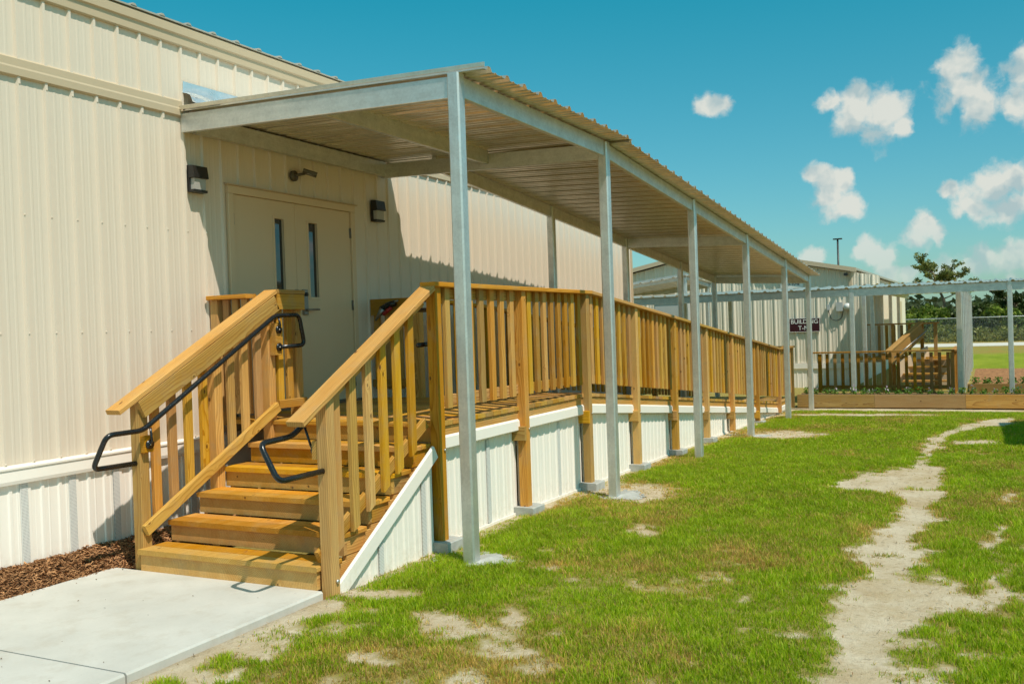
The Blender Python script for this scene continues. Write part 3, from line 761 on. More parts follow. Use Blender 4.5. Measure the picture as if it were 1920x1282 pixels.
# ------------------------------------------------------------------ wooden stairs
ST = empty('wooden_stairs', (1.1, -1.45, SL_Z), 'pine stairs with six risers and black handrails at the landing', 'stairs')
DK = 1.0; RISE = (DK-SL_Z)/6; RUN = .305; X0 = .36
YL, YR = -.655, -2.285
for i in range(6):
    z = SL_Z+RISE*(i+1); x = X0+RUN*i
    if i < 5:
        box('tread_board', x, x+.138, YR-.022, YL+.012, z-.038, z, wood, ST, .006)
        box('tread_board', x+.143, x+.281, YR-.022, YL+.012, z-.038, z, wood, ST, .006)
    box('riser', x+.024, x+.062, YR-.004, YL+.004, z-RISE+(.001 if i else .0), z-.0385, wood, ST, .003)
# side stringers as closed boards under each tread
for y, nm in ((YR+.022, 'stringer'), (YL-.022, 'stringer')):
    poly = [(X0+.064, SL_Z-.02)]
    for i in range(6):
        z = SL_Z+RISE*(i+1)-.0395; x = X0+.064+RUN*i
        poly += [(x, z), (x+RUN-.002, z)] if i < 5 else [(x, z)]
    poly += [(X0+.064+RUN*5, DK-.42), (X0+.42, SL_Z-.02)]
    extrude_poly(nm, poly, 'y', y-.019, y+.019, wood, ST)
for i in range(5):       # blocking that shows at the open side, under the tread ends
    z = SL_Z+RISE*(i+1); x = X0+RUN*i
    box('blocking', x+.063, x+.28, YR-.003, YR+.0015, z-RISE+.002, z-.040, wood, ST, .001)
SLP = .521
# left rail
NY = -.615
def capL(x): return 1.245+SLP*(x-.20)
vbar('newel_post', .447, NY, SL_Z-.05, capL(.447)-.035, .089, .089, wood, ST)
vbar('newel_post', 1.24, NY, .0, capL(1.24)-.035, .089, .089, wood, ST)
vbar('newel_post', 2.285, NY, .3, 2.100, .089, .089, wood, ST)
vbar('newel_post', 1.905, NY, .3, 2.090, .089, .089, wood, ST)
cw = .14
bar('rail_cap', (.20, NY-.015, capL(.20)-.021), (1.955, NY-.015, capL(1.955)-.021), cw, .038, wood, ST)
bar('rail_cap', (1.960, NY-.015, capL(1.955)-.020), (2.345, NY-.015, capL(1.955)-.020), cw, .038, wood, ST)
bar('rail_board', (.405, NY-.066, capL(.405)-.125), (1.955, NY-.066, capL(1.955)-.125), .038, .138, wood, ST)
bar('rail_board', (1.959, NY-.066, capL(1.955)-.112), (2.335, NY-.066, capL(1.955)-.112), .038, .140, wood, ST)
def lowL(x): return .335+SLP*(x-.435)
bar('lower_rail', (.41, NY-.066, lowL(.41)), (1.94, NY-.066, lowL(1.94)), .038, .089, wood, ST)
bar('lower_rail', (1.945, NY-.066, 1.135), (2.325, NY-.066, 1.135), .038, .075, wood, ST)
def picket(x, y, z0a, z0b, z1a, z1b, parent, wx=.076, wy=.036, mat=wood):
    """upright with sloped ends: z0a/z0b bottom at low/high x side, z1a/z1b top"""
    a, b = x-wx/2, x+wx/2; q = wy/2
    key = ('pk', round(z1a-z0a, 2), round(z0b-z0a, 3), round(z1b-z1a, 3), wx, wy, mat.name)
    if key not in _cache:
        L = round(z1a-z0a, 2); s0 = z0b-z0a; s1 = z1b-z1a
        vs = [(-L/2, -q, -wx/2), (-L/2, q, -wx/2), (-L/2+s0, q, wx/2), (-L/2+s0, -q, wx/2), (L/2, -q, -wx/2), (L/2, q, -wx/2), (L/2+s1, q, wx/2), (L/2+s1, -q, wx/2)]
        fs = [[0, 1, 2, 3], [7, 6, 5, 4], [0, 4, 5, 1], [1, 5, 6, 2], [2, 6, 7, 3], [3, 7, 4, 0]]
        import bmesh
        me = mesh('picket', vs, fs); bm = bmesh.new(); bm.from_mesh(me); bmesh.ops.recalc_face_normals(bm, faces=bm.faces)
        bmesh.ops.bevel(bm, geom=[e for e in bm.edges if abs((e.verts[0].co-e.verts[1].co).x) > L*.5], offset=.003, segments=1, affect='EDGES'); bm.to_mesh(me); bm.free()
        me.materials.append(mat); _cache[key] = me
    # local x -> world z, local z -> world x
    Mx = Matrix(((0, 0, 1, x), (0, 1, 0, y), (1, 0, 0, (z0a+z1a)/2), (0, 0, 0, 1)))
    Mx = Matrix(((0, 0, 1, x), (0, -1, 0, y), (1, 0, 0, (z0a+z1a)/2), (0, 0, 0, 1)))
    return link('picket', _cache[key], Mx, parent)
S2 = SLP*.076
for x in (.575, .745, .915, 1.085, 1.40, 1.57, 1.74):
    zt = capL(x)-.062-S2/2; picket(x, NY-.022, lowL(x)-.03-S2/2, lowL(x)-.03+S2/2, zt, zt+S2, ST)
for x in (2.03, 2.16): picket(x, NY-.022, 1.10, 1.10, 2.095, 2.095, ST)
# return rail from the stairs to the wall
bar('rail_cap', (1.845, -.50, 2.105), (1.845, -.035, 2.105), .14, .038, wood, ST)
vbar('newel_post', 1.86, -.085, .95, 2.084, .089, .089, wood, ST)
for y in (-.20, -.31, -.42): vbar('picket', 1.86, y, 1.06, 2.084, .036, .076, wood, ST)
# right rail
RY = -2.355
def capR(x): return 2.136+.545*(x-1.86)
vbar('newel_post', .447, RY, SL_Z-.10, capR(.447)-.045, .089, .089, wood, ST)
bar('rail_cap', (.13, RY-.005, capR(.13)-.022), (1.80, RY-.005, capR(1.80)-.022), cw, .038, wood, ST)
bar('rail_board', (.40, RY+.062, capR(.40)-.115), (1.80, RY+.062, capR(1.80)-.115), .038, .089, wood, ST)
def lowR(x): return .275+.545*(x-.45)
bar('lower_rail', (.40, RY+.062, lowR(.40)), (1.80, RY+.062, lowR(1.80)), .038, .089, wood, ST)
S3 = .545*.076
for k in range(6):
    x = .585+.1935*k; zt = capR(x)-.062-S3/2
    picket(x, RY+.024, lowR(x)-.075-S3/2, lowR(x)-.075+S3/2, zt, zt+S3, ST)
# handrails
def flange(p, d, parent):
    p, d = Vector(p), Vector(d)
    tube('flange', [p, p+d*.012], .036, black, parent, 16); tube('flange_bolt', [p+d*.012, p+d*.018], .007, bolt_m, parent, 6)
HL = tube('handrail', [(.41, NY, .825), (.018, NY, .832), (.045, NY-.125, 1.078), (.366, NY-.125, 1.078), (1.875, NY-.125, 1.925), (2.20, NY-.125, 1.930), (2.262, NY-.125, 1.655), (1.94, NY-.125, 1.645)], .0195, black, ST, 12, .06)
flange((.452, NY-.095, .965), (0, -1, 0), HL); tube('bracket', [(.452, NY-.10, .965), (.452, NY-.125, .985), (.44, NY-.125, 1.09)], .009, black, HL, 8, .02)
box('rail_block', .41, .495, NY-.092, NY-.046, .905, 1.03, wood, ST)
flange((1.925, NY-.112, 1.80), (0, -1, 0), HL); tube('bracket', [(1.925, NY-.115, 1.80), (1.925, NY-.14, 1.83), (1.915, NY-.125, 1.915)], .009, black, HL, 8, .02)
flange((1.925, NY-.112, 1.645), (0, -1, 0), HL)
box('rail_block', 1.885, 1.965, NY-.111, NY-.047, 1.575, 1.86, wood, ST)
HR = tube('handrail', [(.41, RY, .832), (-.042, RY, .830), (-.047, RY+.135, 1.066), (.263, RY+.135, 1.076), (1.80, RY+.135, 1.915), (2.10, RY+.135, 1.915), (2.16, RY+.135, 1.64), (1.85, RY+.135, 1.63)], .0195, black, ST, 12, .06)
flange((.452, RY+.095, .965), (0, 1, 0), HR); tube('bracket', [(.452, RY+.10, .965), (.452, RY+.13, .985), (.40, RY+.135, 1.12)], .009, black, HR, 8, .02)
box('rail_block', .41, .495, RY+.046, RY+.092, .905, 1.03, wood, ST)
tube('anchor_bolt', [(.455, RY-.044, .085), (.455, RY-.058, .085)], .014, bolt_m, ST, 8)
# white skirting under the stairs
def dg(x): return .045+.592*(x-.47)
corr('skirting_panel', (0, RY+.015, 0), (1, 0, 0), (0, 0, 1), (0, -1, 0), .56, 1.80, -.05, lambda u: dg(u)-.06, SKIRT, white, ST, .03)
for x, in ((1.02,), (1.62,)): 
    box('vent_strip', x, x+.055, RY-.001, RY+.009, -.02, dg(x)-.07, vent, ST, .002)
bar('skirting_trim', (.500, RY-.020, -.008), (1.80, RY-.020, dg(1.80)-.055), .030, .118, white, ST, ch=.008)

# ------------------------------------------------------------------ landing and ramp
RP = empty('wooden_ramp', (9, -1.6, -.1), 'long pine ramp with picket railing running down beside the building', 'ramp')
def dz(x): return DK if x < 5.15 else (DK-.0925*(x-5.15) if x < 15.72 else DK-.0925*(15.72-5.15))
def rz(x): return dz(x)+1.132
x = X0+RUN*5
n = 0
while x < 16.9:
    s = (dz(x+.14)-dz(x))/.14
    y1 = -.03 if x < 4.40 else -.70
    bar('deck_board', (x+.07, -2.335, dz(x+.07)-.019), (x+.07, y1, dz(x+.07)-.019), .139, .038, wood, RP, up=(-s, 0, 1))
    x += .1455
# rim joists
for a, b in ((1.925, 5.13), (5.14, 15.70), (15.74, 16.88)):
    bar('rim_joist', (a, -2.300, dz(a)-.039-.094), (b, -2.300, dz(b)-.039-.094), .038, .184, wood, RP)
posts = [1.895, 3.47, 5.08, 6.70, 8.33, 9.99, 11.64, 13.62, 15.70, 17.20]
PT = []
ordn = ['first', 'second', 'third', 'fourth', 'fifth', 'sixth', 'seventh', 'eighth', 'ninth', 'tenth']
for i, x in enumerate(posts):
    g = gzs(x); top = rz(x)-.036 if i < 9 else rz(x)-.02
    pz = .085 if i < 8 else .01
    if i >= 6: pz = .04
    p = vbar('post', x, RY, g+pz, top, .089, .089, wood, RP)
    tube('bolt', [(x+.02, RY-.044, dz(x)-.22), (x+.02, RY-.056, dz(x)-.22)], .011, bolt_m, p, 6)
    if 0 < i < 8:
        bar('beam_end', (x-.066, -2.405, dz(x)-.255), (x-.066, -1.2, dz(x)-.255), .040, .135, wood, RP)
    if i < 8 and i != 6:
        c = box('concrete_block', x-.105, x+.155, -2.475, -2.27, g-.07, g+pz, concrete, None, .008)
        tag(c, 'grey concrete block under the %s ramp post from the stairs' % ordn[i], 'concrete block', 'concrete footing blocks of the ramp')
# caps
segs = [(1.79, 5.16), (5.163, 10.35), (10.353, 15.70), (15.703, 17.26)]
bar('rail_cap', (1.802, RY-.005, rz(1.8)-.019), (5.16, RY-.005, rz(5.1)-.019), cw, .038, wood, RP)
bar('rail_cap', (5.164, RY-.005, rz(5.164)-.019), (8.34, RY-.005, rz(8.34)-.019), cw, .038, wood, RP)
bar('rail_cap', (8.344, RY-.005, rz(8.344)-.019), (11.65, RY-.005, rz(11.65)-.019), cw, .038, wood, RP)
bar('rail_cap', (11.654, RY-.005, rz(11.654)-.019), (15.70, RY-.005, rz(15.70)-.019), cw, .038, wood, RP)
bar('rail_cap', (15.704, RY-.005, rz(16)-.019), (17.27, RY-.005, rz(16)-.019), cw, .038, wood, RP)
for a, b in zip(posts, posts[1:]):
    xa, xb = a+.046, b-.046
    bar('top_rail', (xa, RY+.040, rz(xa)-.085), (xb, RY+.040, rz(xb)-.085), .036, .089, wood, RP)
    bar('bottom_rail', (xa, RY+.040, dz(xa)+.165), (xb, RY+.040, dz(xb)+.165), .036, .089, wood, RP)
    k = int(round((b-a)/.187)) - 1
    for j in range(k):
        x = a+(b-a)*(j+1)/(k+1); xm = x
        sl = 0 if (xm < 5.2 or xm > 15.7) else -.0925*.076
        picket(x, RY+.003, dz(x)+.105-sl/2, dz(x)+.105+sl/2, rz(x)-.039-sl/2, rz(x)-.039+sl/2, RP)
# end rail of the ramp foot
bar('rail_cap', (17.20, -2.28, rz(16)-.019), (17.20, -.9, rz(16)-.019), cw, .038, wood, RP)
# inner rail along the wall side
ip = [4.44, 6.05, 7.75, 9.4, 11.2, 12.8, 14.4, 15.7]
for x in ip: vbar('inner_rail_post', x, -.60, dz(x)-.3, rz(x)-.036, .089, .089, wood, RP)
for a, b in zip(ip, ip[1:]):
    bar('inner_cap', (a+.01, -.60, rz(a+.01)-.019), (b+.008, -.60, rz(b+.008)-.019), cw, .038, wood, RP)
    k = int((b-a)/.187)-1
    for j in range(k):
        x = a+(b-a)*(j+1)/(k+1); sl = 0 if x < 5.2 else -.0925*.076
        picket(x, -.63, dz(x)+.105-sl/2, dz(x)+.105+sl/2, rz(x)-.039-sl/2, rz(x)-.039+sl/2, RP)
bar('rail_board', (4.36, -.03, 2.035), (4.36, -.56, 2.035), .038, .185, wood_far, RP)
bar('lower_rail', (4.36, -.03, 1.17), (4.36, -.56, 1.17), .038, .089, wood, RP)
for y in (-.09, -.24, -.39): vbar('picket', 4.38, y, 1.1, 1.95, .036, .076, wood, RP)
# skirting in bays
for i, (a, b) in enumerate(zip(posts[:-1], posts[1:])):
    xa, xb = (a+.05, b-.02) if i == 0 else (a-.02, b-.02)
    if b > 17: xb = 16.9
    zt = lambda u: dz(u)-.235
    corr('skirting_panel', (0, -2.268, 0), (1, 0, 0), (0, 0, 1), (0, -1, 0), xa+.03, xb, lambda u: gzs(u)+.0, zt, SKIRT, white, RP, xa+.05)
    ta, tb = a+.05, b-.05
    if b > 17: tb = 16.85
    sl = (dz(tb)-dz(ta))/(tb-ta)
    za, zb_ = dz(ta)-.165, dz(tb)-.165
    # trim with a bevelled top, following the slope
    prof_ = [(-2.272, .062), (-2.300, .062), (-2.338, .030), (-2.342, -.055), (-2.330, -.065), (-2.272, -.065)]
    vs = [(ta, y, za+h) for y, h in prof_]+[(tb, y, zb_+h) for y, h in prof_]
    n = len(prof_); fs = [[j, n+j, n+(j+1) % n, (j+1) % n] for j in range(n)]+[list(range(n)), list(range(2*n-1, n-1, -1))]
    wm('skirting_trim', vs, fs, white, RP)
    bar('base_trim', (xa+.04, -2.285, gzs(xa)+.012), (xb-.02, -2.285, gzs(xb)+.012), .012, .035, white, RP, ch=.002)
    for vx in ((a+.11,) if i < 1 else ()) + ((a+.95,) if i < 3 else ()):
        box('vent_strip', vx, vx+.055, -2.284, -2.2725, gzs(vx)+.03, dz(vx)-.25, vent, RP, .002)
box('side_panel', 1.81, 1.845, -2.30, -2.268, -.02, .765, white, RP)
# thing hanging on the landing rail
EX = empty('hanging_tool_bundle', (4.30, -.28, 1.9), 'small black, silver and red bundle hanging on the landing rail', 'bundle')
tube('silver_cone', [(4.30, -.12, 1.885), (4.29, -.24, 2.015)], .010, steel, EX, 10, 0, .042)
tube('black_body', [(4.295, -.21, 2.01), (4.29, -.30, 2.05), (4.29, -.40, 2.07)], .035, black, EX, 10, .03)
tube('red_band', [(4.27, -.25, 1.95), (4.27, -.36, 2.02)], .022, red_m, EX, 8)
tube('grip', [(4.29, -.28, 2.06), (4.29, -.36, 2.085), (4.29, -.44, 2.095)], .010, steel, EX, 8, .02)

# bits of spilled concrete round the canopy footings
for i, (x, y, s) in enumerate(((1.66, -2.86, 1.0), (4.72, -2.86, 1.1), (7.96, -2.84, .6), (11.1, -2.9, .9))):
    vs, fs = [], []; n = 20; vs.append((x+.05*s, y-.02, gzs(x)+.030))
    for k in range(n):
        a = 2*math.pi*k/n; r = s*(.17+.07*math.sin(3*a+i)+.05*random.random())*(1.25 if math.cos(a) > 0 else .9); vs.append((x+r*math.cos(a)*1.1, y+r*math.sin(a)*.95-.03, gzs(x)+.004))
    fs = [[0, 1+k, 1+(k+1) % n] for k in range(n)]
    o = wm('footing_splash', vs, fs, concrete, None); tag(o, 'pale spill of concrete at the foot of the %s canopy post' % ordn[i], 'concrete spill', 'concrete spills at canopy posts')
def rubble(cx, cy, n, i):
    g = gzs(cx)
    for k in range(n):
        a = random.random()*6.28; r = .1+random.random()*.2; x, y = cx+r*math.cos(a), cy+r*math.sin(a)
        s = .008+.013*random.random(); vs = []
        for q in range(8): vs.append((x+(1 if q & 1 else -1)*s*(.6+.6*random.random()), y+(1 if q & 2 else -1)*s*(.6+.6*random.random()), g+.005+(1 if q & 4 else 0)*s*(.7+.6*random.random())))
        fs = [[0, 2, 3, 1], [4, 5, 7, 6], [0, 1, 5, 4], [1, 3, 7, 5], [3, 2, 6, 7], [2, 0, 4, 6]]
        yield vs, fs
for i, (cx, cy, n) in enumerate(((1.62, -2.72, 14), (4.75, -2.8, 18))):
    V_, F_ = [], []
    for vs, fs in rubble(cx, cy, n, i):
        b = len(V_); V_ += vs; F_ += [[b+j for j in q] for q in fs]
    o = wm('rubble', V_, F_, concrete, None); tag(o, ('small concrete rubble by the first canopy post', 'small concrete rubble by the second canopy post', 'small stones beside the concrete slab')[i], 'rubble', kind='stuff')

# ------------------------------------------------------------------ planter and flowers
PL = empty('timber_planter', (17.6, -6, -.3), 'long low timber planter box at the end of the lawn', 'planter')
ys = [-2.42, -4.06, -5.86, -8.2, -10.6]
for a, b in zip(ys, ys[1:]): bar('front_board', (17.44, a-.002, -.095), (17.44, b+.002, -.095), .045, .285, timber, PL)
box('dark_gap_strip', 17.45, 17.49, -10.6, -2.42, -.30, -.239, soil_dark, PL)  # dark-coloured strip standing in for the shaded gap under the front boards
bar('back_board', (18.02, -2.42, -.09), (18.02, -5.1, -.09), .045, .27, timber, PL); bar('back_board', (18.02, -5.7, -.09), (18.02, -10.6, -.09), .045, .27, timber, PL)
box('soil', 17.465, 17.995, -10.6, -2.43, -.28, .025, soil_dark, PL)
def plant_mesh(k):
    r = np.random.default_rng(100+k); n = 70
    th = r.uniform(0, 2*np.pi, n); el = r.uniform(.1, 1.4, n); R_ = r.uniform(.03, .12, n)
    c = np.stack([np.cos(th)*np.cos(el)*R_, np.sin(th)*np.cos(el)*R_, .02+np.sin(el)*R_*1.2], 1)
    a = r.normal(size=(n, 3)); a /= np.linalg.norm(a, axis=1)[:, None]; b = np.cross(a, r.normal(size=(n, 3))); b /= np.linalg.norm(b, axis=1)[:, None]
    s = r.uniform(.016, .034, n)[:, None]
    v = np.stack([c-a*s, c+b*s*.5, c+a*s, c-b*s*.5], 1).reshape(-1, 3)
    col = np.array([.10, .22, .03])*r.uniform(.6, 1.5, n)[:, None]+np.array([.05, .02, .0])*r.uniform(0, 1, n)[:, None]
    nf = 8 if k % 2 else 0
    if nf: col[:nf] = np.array([.62, .50, .60]); v[:nf*4, 2] += .05
    return v, np.arange(n*4).reshape(n, 4), col
pmesh = []
for k in range(4):
    v, fc, col = plant_mesh(k); o = soup('flower_plant', v, fc, col, leaf_m); pmesh.append(o.data); bpy.data.objects.remove(o)
def ordinal(n):
    names = ['first','second','third','fourth','fifth','sixth','seventh','eighth','ninth','tenth','eleventh','twelfth','thirteenth','fourteenth','fifteenth','sixteenth','seventeenth','eighteenth','nineteenth','twentieth','twenty-first','twenty-second','twenty-third','twenty-fourth','twenty-fifth','twenty-sixth','twenty-seventh','twenty-eighth']
    return names[n]
py = [-2.62,-2.80,-3.05,-3.22,-3.42,-3.62,-3.85,-3.98,-4.12,-4.30,-4.52,-4.74,-4.95,-5.15,-5.36,-5.58,-5.80,-5.98,-6.20,-6.42,-6.60,-6.82,-7.05,-7.3]
for i, y in enumerate(py):
    k = i % 4; s = random.uniform(.75, 1.25)
    Mx = Matrix.Translation((17.62+random.uniform(-.06, .10), y, .02)) @ Matrix.Rotation(random.random()*6.28, 4, 'Z') @ Matrix.Scale(s, 4)
    o = link('flower_plant', pmesh[k], Mx)
    tag(o, '%s little bedding plant %s from the left in the timber planter' % (ordinal(i), 'with pale flowers' if k % 2 else 'of bare green leaves'), 'flower plant', 'bedding plants in the timber planter')

# ------------------------------------------------------------------ walkway canopy beyond the planter
CC = empty('walkway_canopy', (19.7, -3, -.25), 'low walkway canopy on steel posts crossing behind the planter', 'canopy')
bar('front_beam', (18.2, 3.6, 2.305), (18.2, -3.50, 2.305), .05, .165, galv, CC); bar('front_beam', (18.2, -3.60, 2.305), (18.2, -10.5, 2.305), .05, .175, galv, CC)
bar('back_beam', (19.75, 3.6, 2.400), (19.75, -10.5, 2.400), .05, .165, galv, CC)
for y in (-3.55, -6.74, -9.9): vbar('post', 18.2, y, .0, 2.40, .102, .102, galv, CC, .012)
for y in (3.0, -.4, -9.9): vbar('post', 19.75, y, -.3, 2.40, .102, .102, galv, CC, .012)
u = 3.7
while u > -10.4:
    b = max(u-PW-.03, -10.5)
    ud = Vector((0, -1, 0)); vd = Vector((1, 0, .056)); nd = Vector((-.056, 0, 1)).normalized()
    corr('roof_panel', (0, 0, 2.405-.056*18.12), ud, vd, nd, -u, -b, 18.12, 19.90, PBR12, galvalume, CC, .1, .0025)
    u -= PW
# receding rows of posts of the next walkway roof
CD = empty('receding_walkway_canopy', (27, -4.6, -.3), 'flat steel canopy on rows of posts receding past the far building', 'canopy')
for i, x in enumerate((21.0, 22.9, 25.4, 28.2, 31.2)): vbar('post', x, -3.5, -.3, 2.42, .102, .102, galv, CD, .012)
for x in (20.3, 22.0, 23.9, 25.6, 27.5, 29.6, 32.0, 34.5): vbar('post', x, -5.70, -.3, 2.42, .125, .125, galv, CD, .012)
bar('side_beam', (21.9, -3.5, 2.49), (36, -3.5, 2.49), .05, .15, galv, CD); bar('side_beam', (21.9, -5.7, 2.49), (36, -5.7, 2.49), .05, .15, galv, CD)
corr('roof_panel', (0, 0, 2.575), (0, -1, 0), (1, 0, 0), (0, 0, 1), 3.35, 5.85, 21.75, 36.0, PBR12, galvalume, CD, .1, .0025)
# sloping canopy at the far left
CE = empty('sloped_canopy', (20, 1.7, -.25), 'short sloping canopy in front of the far building at the left', 'canopy')
bar('front_beam', (20.0, .78, 2.98), (20.0, 4.2, 2.60), .05, .165, galv, CE); bar('back_beam', (22.2, .6, 2.83), (22.2, 4.2, 2.45), .05, .165, galv, CE)
bar('side_beam', (20.0, .80, 2.96), (22.2, .80, 2.82), .05, .15, galv, CE)
corr('roof_panel', (0, 0, 3.06-.056*(.0)+.056*20.0), Vector((0, 1, -.111)), Vector((1, 0, -.056)), Vector((.056, .111, 1)).normalized(), .70, 4.3, 19.85, 22.35, PBR12, galvalume, CE, .2, .0025)
for y, t in ((.85, 2.95), (4.1, 2.6)): vbar('post', 20.0, y, -.3, t, .102, .102, galv, CE, .012); vbar('post', 22.2, y, -.3, t-.13, .102, .102, galv, CE, .012)

# ------------------------------------------------------------------ far building
FB = empty('far_building', (28, 1, -.3), 'grey white metal clad building with gable roof and maroon sign', 'building')
XB = 24.1; YC = -2.8; PKY = 1.2
def gab(y): return 3.13+.20*(y-YC) if y < PKY else 3.13+.20*(PKY-YC)-.20*(y-PKY)
u = 2.8
while u > -6.0:
    b = max(u-.9144, -6.4)
    corr('wall_panel', (XB, 0, 0), (0, -1, 0), (0, 0, 1), (-1, 0, 0), -u if u < 3 else -u, -b, .46, lambda q: gab(-q)-.07, PBR12, far_wall, FB, .06)
    u -= .9144
    if u < -2.7: break
u = 6.4
while u > 2.85:
    b = max(u-.9144, 2.8); corr('wall_panel', (XB, 0, 0), (0, -1, 0), (0, 0, 1), (-1, 0, 0), -u, -b, .46, lambda q: gab(-q)-.07, PBR12, far_wall, FB, .06); u -= .9144
box('core_wall', XB+.03, 43.6, YC+.03, 6.4, -.3, 3.05, far_wall, FB)
corr('side_wall_panel', (0, YC, 0), (1, 0, 0), (0, 0, 1), (0, -1, 0), XB, 43.6, .46, 3.10, PBR12, far_wall, FB, .05)
extrude_poly('roof', [(YC-.18, 3.10), (YC-.18, 3.16), (PKY, gab(PKY)+.09), (6.6, gab(6.6)+.07), (6.6, gab(6.6)), (PKY, gab(PKY)-.02)], 'x', XB-.18, 43.8, roof_dark, FB)
extrude_poly('rake_trim', [(YC-.20, 3.03), (YC-.20, 3.155), (PKY, gab(PKY)+.085), (6.6, gab(6.6)+.065), (6.6, gab(6.6)-.06), (PKY, gab(PKY)-.045)], 'x', XB-.24, XB-.185, cream_trim, FB)
box('skirting_trim', XB-.05, XB-.003, -2.8, 6.4, .30, .455, white, FB, .01)
corr('skirting_panel', (XB-.005, 0, 0), (0, -1, 0), (0, 0, 1), (-1, 0, 0), -6.4, 2.8, -.3, .30, SKIRT, white, FB, .06)
corr('skirting_panel', (0, YC, 0), (1, 0, 0), (0, 0, 1), (0, -1, 0), XB, 43.6, -.3, .45, SKIRT, white, FB, .06)
vbar('corner_trim', XB-.01, YC-.01, .46, 3.05, .09, .09, cream_trim, FB)
box('side_door', 40.2, 41.1, YC-.06, YC-.034, .3, 2.4, door_paint, FB)
def text_mesh(name, s, size, Mx, parent, mat):
    cu = bpy.data.curves.new(name, 'FONT'); cu.body = s; cu.size = size; cu.align_x = 'CENTER'; cu.extrude = .003; cu.offset = .0012
    tmp = bpy.data.objects.new('tmp', cu); COL.objects.link(tmp)
    dg_ = bpy.context.evaluated_depsgraph_get(); me = bpy.data.meshes.new_from_object(tmp.evaluated_get(dg_)); bpy.data.objects.remove(tmp)
    me.materials.clear(); me.materials.append(mat); me.name = name
    return link(name, me, Mx, parent)
FACE = Matrix(((0, 0, -1, 0), (-1, 0, 0, 0), (0, 1, 0, 0), (0, 0, 0, 1)))      # text reads from -x
SG = empty('building_sign', (XB-.05, -1.51, 1.36), 'maroon sign with white letters on the far building wall', 'sign')
yc = -1.510
bar('sign_panel', (XB-.055, -1.080, 1.572), (XB-.055, -1.940, 1.572), .018, .405, maroon, SG, ch=.003)
for z in (1.375, 1.769): bar('sign_border', (XB-.067, -1.075, z), (XB-.067, -1.945, z), .006, .012, signwhite, SG, ch=.001)
for y in (-1.080, -1.940): bar('sign_border', (XB-.067, y, 1.382), (XB-.067, y, 1.762), .012, .006, signwhite, SG, up=(1, 0, 0), ch=.001)
text_mesh('sign_lettering', 'BUILDING', .172, Matrix.Translation((XB-.068, yc, 1.615)) @ FACE, SG, signwhite)
text_mesh('sign_lettering', 'T-M', .178, Matrix.Translation((XB-.068, yc+.03, 1.43)) @ FACE, SG, signwhite)
S2_ = empty('number_plate', (XB-.05, -1.17, 2.66), 'small white number plate high on the far building wall', 'sign')
bar('plate', (XB-.05, -.86, 2.765), (XB-.05, -1.50, 2.765), .012, .22, signwhite, S2_, ch=.002)
text_mesh('plate_lettering', '453-1098', .115, Matrix.Translation((XB-.058, -1.18, 2.745)) @ FACE, S2_, black)
# wall mounted unit
AC = empty('wall_unit', (XB-.4, 2.35, .9), 'grey wall mounted cooling unit at the left end of the far building', 'cooling unit')
box('casing', XB-.42, XB-.04, 1.86, 2.90, .75, 2.42, unit_grey, AC, .01)
for z in (1.66, 1.44, 1.35, 1.26, 1.17): box('louvre', XB-.438, XB-.415, 1.92, 2.84, z, z+.035, blackbox, AC, .004)
box('badge', XB-.432, XB-.418, 2.18, 2.32, 1.83, 1.90, blackbox, AC, .002)
box('top_cap', XB-.46, XB-.02, 1.84, 2.92, 2.421, 2.46, unit_grey, AC, .006)
# conduit boxes near the corner
JB = empty('conduit_boxes', (XB-.05, -2.5, 2.0), 'pale electrical boxes joined by a black cable near the wall corner', 'electrical box')
box('small_box', XB-.12, XB-.035, -2.24, -2.16, 1.98, 2.14, unit_grey, JB, .01); box('meter_box', XB-.16, XB-.035, -2.60, -2.42, 1.94, 2.19, unit_grey, JB, .01)
tube('round_meter', [(XB-.04, -2.72, 2.06), (XB-.16, -2.72, 2.06)], .10, signwhite, JB, 16)
tube('cable', [(XB-.08, -2.20, 1.98), (XB-.10, -2.26, 1.72), (XB-.10, -2.42, 1.66), (XB-.10, -2.56, 1.74), (XB-.10, -2.60, 1.94)], .012, black, JB, 6, .08)
SCM = empty('security_camera', (XB-.1, -2.74, 2.98), 'tiny black camera under the far roof corner', 'camera')
box('body', XB-.28, XB-.10, -2.76, -2.67, 2.94, 3.02, blackbox, SCM, .01); box('mount', XB-.10, XB-.03, -2.74, -2.69, 2.96, 3.0, blackbox, SCM, .004)

# rail and stairs of the far building
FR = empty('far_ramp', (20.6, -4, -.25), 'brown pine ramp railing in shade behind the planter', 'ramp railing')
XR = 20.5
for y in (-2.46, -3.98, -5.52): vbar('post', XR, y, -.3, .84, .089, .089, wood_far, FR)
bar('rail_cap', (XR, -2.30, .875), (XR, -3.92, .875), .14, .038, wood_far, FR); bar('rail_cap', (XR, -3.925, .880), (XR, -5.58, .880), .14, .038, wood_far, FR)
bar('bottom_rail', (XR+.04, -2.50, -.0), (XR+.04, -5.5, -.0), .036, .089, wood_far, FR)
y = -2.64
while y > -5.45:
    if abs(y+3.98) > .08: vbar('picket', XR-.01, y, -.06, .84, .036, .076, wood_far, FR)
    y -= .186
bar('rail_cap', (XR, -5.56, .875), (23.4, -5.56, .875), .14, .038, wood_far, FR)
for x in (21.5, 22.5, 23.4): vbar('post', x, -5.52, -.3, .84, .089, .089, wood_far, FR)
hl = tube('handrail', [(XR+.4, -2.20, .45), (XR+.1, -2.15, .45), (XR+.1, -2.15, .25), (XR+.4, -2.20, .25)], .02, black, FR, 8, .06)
FS = empty('far_stairs', (22.2, -4.4, -.25), 'dark wooden stairs rising to the side door landing of the far building', 'stairs')
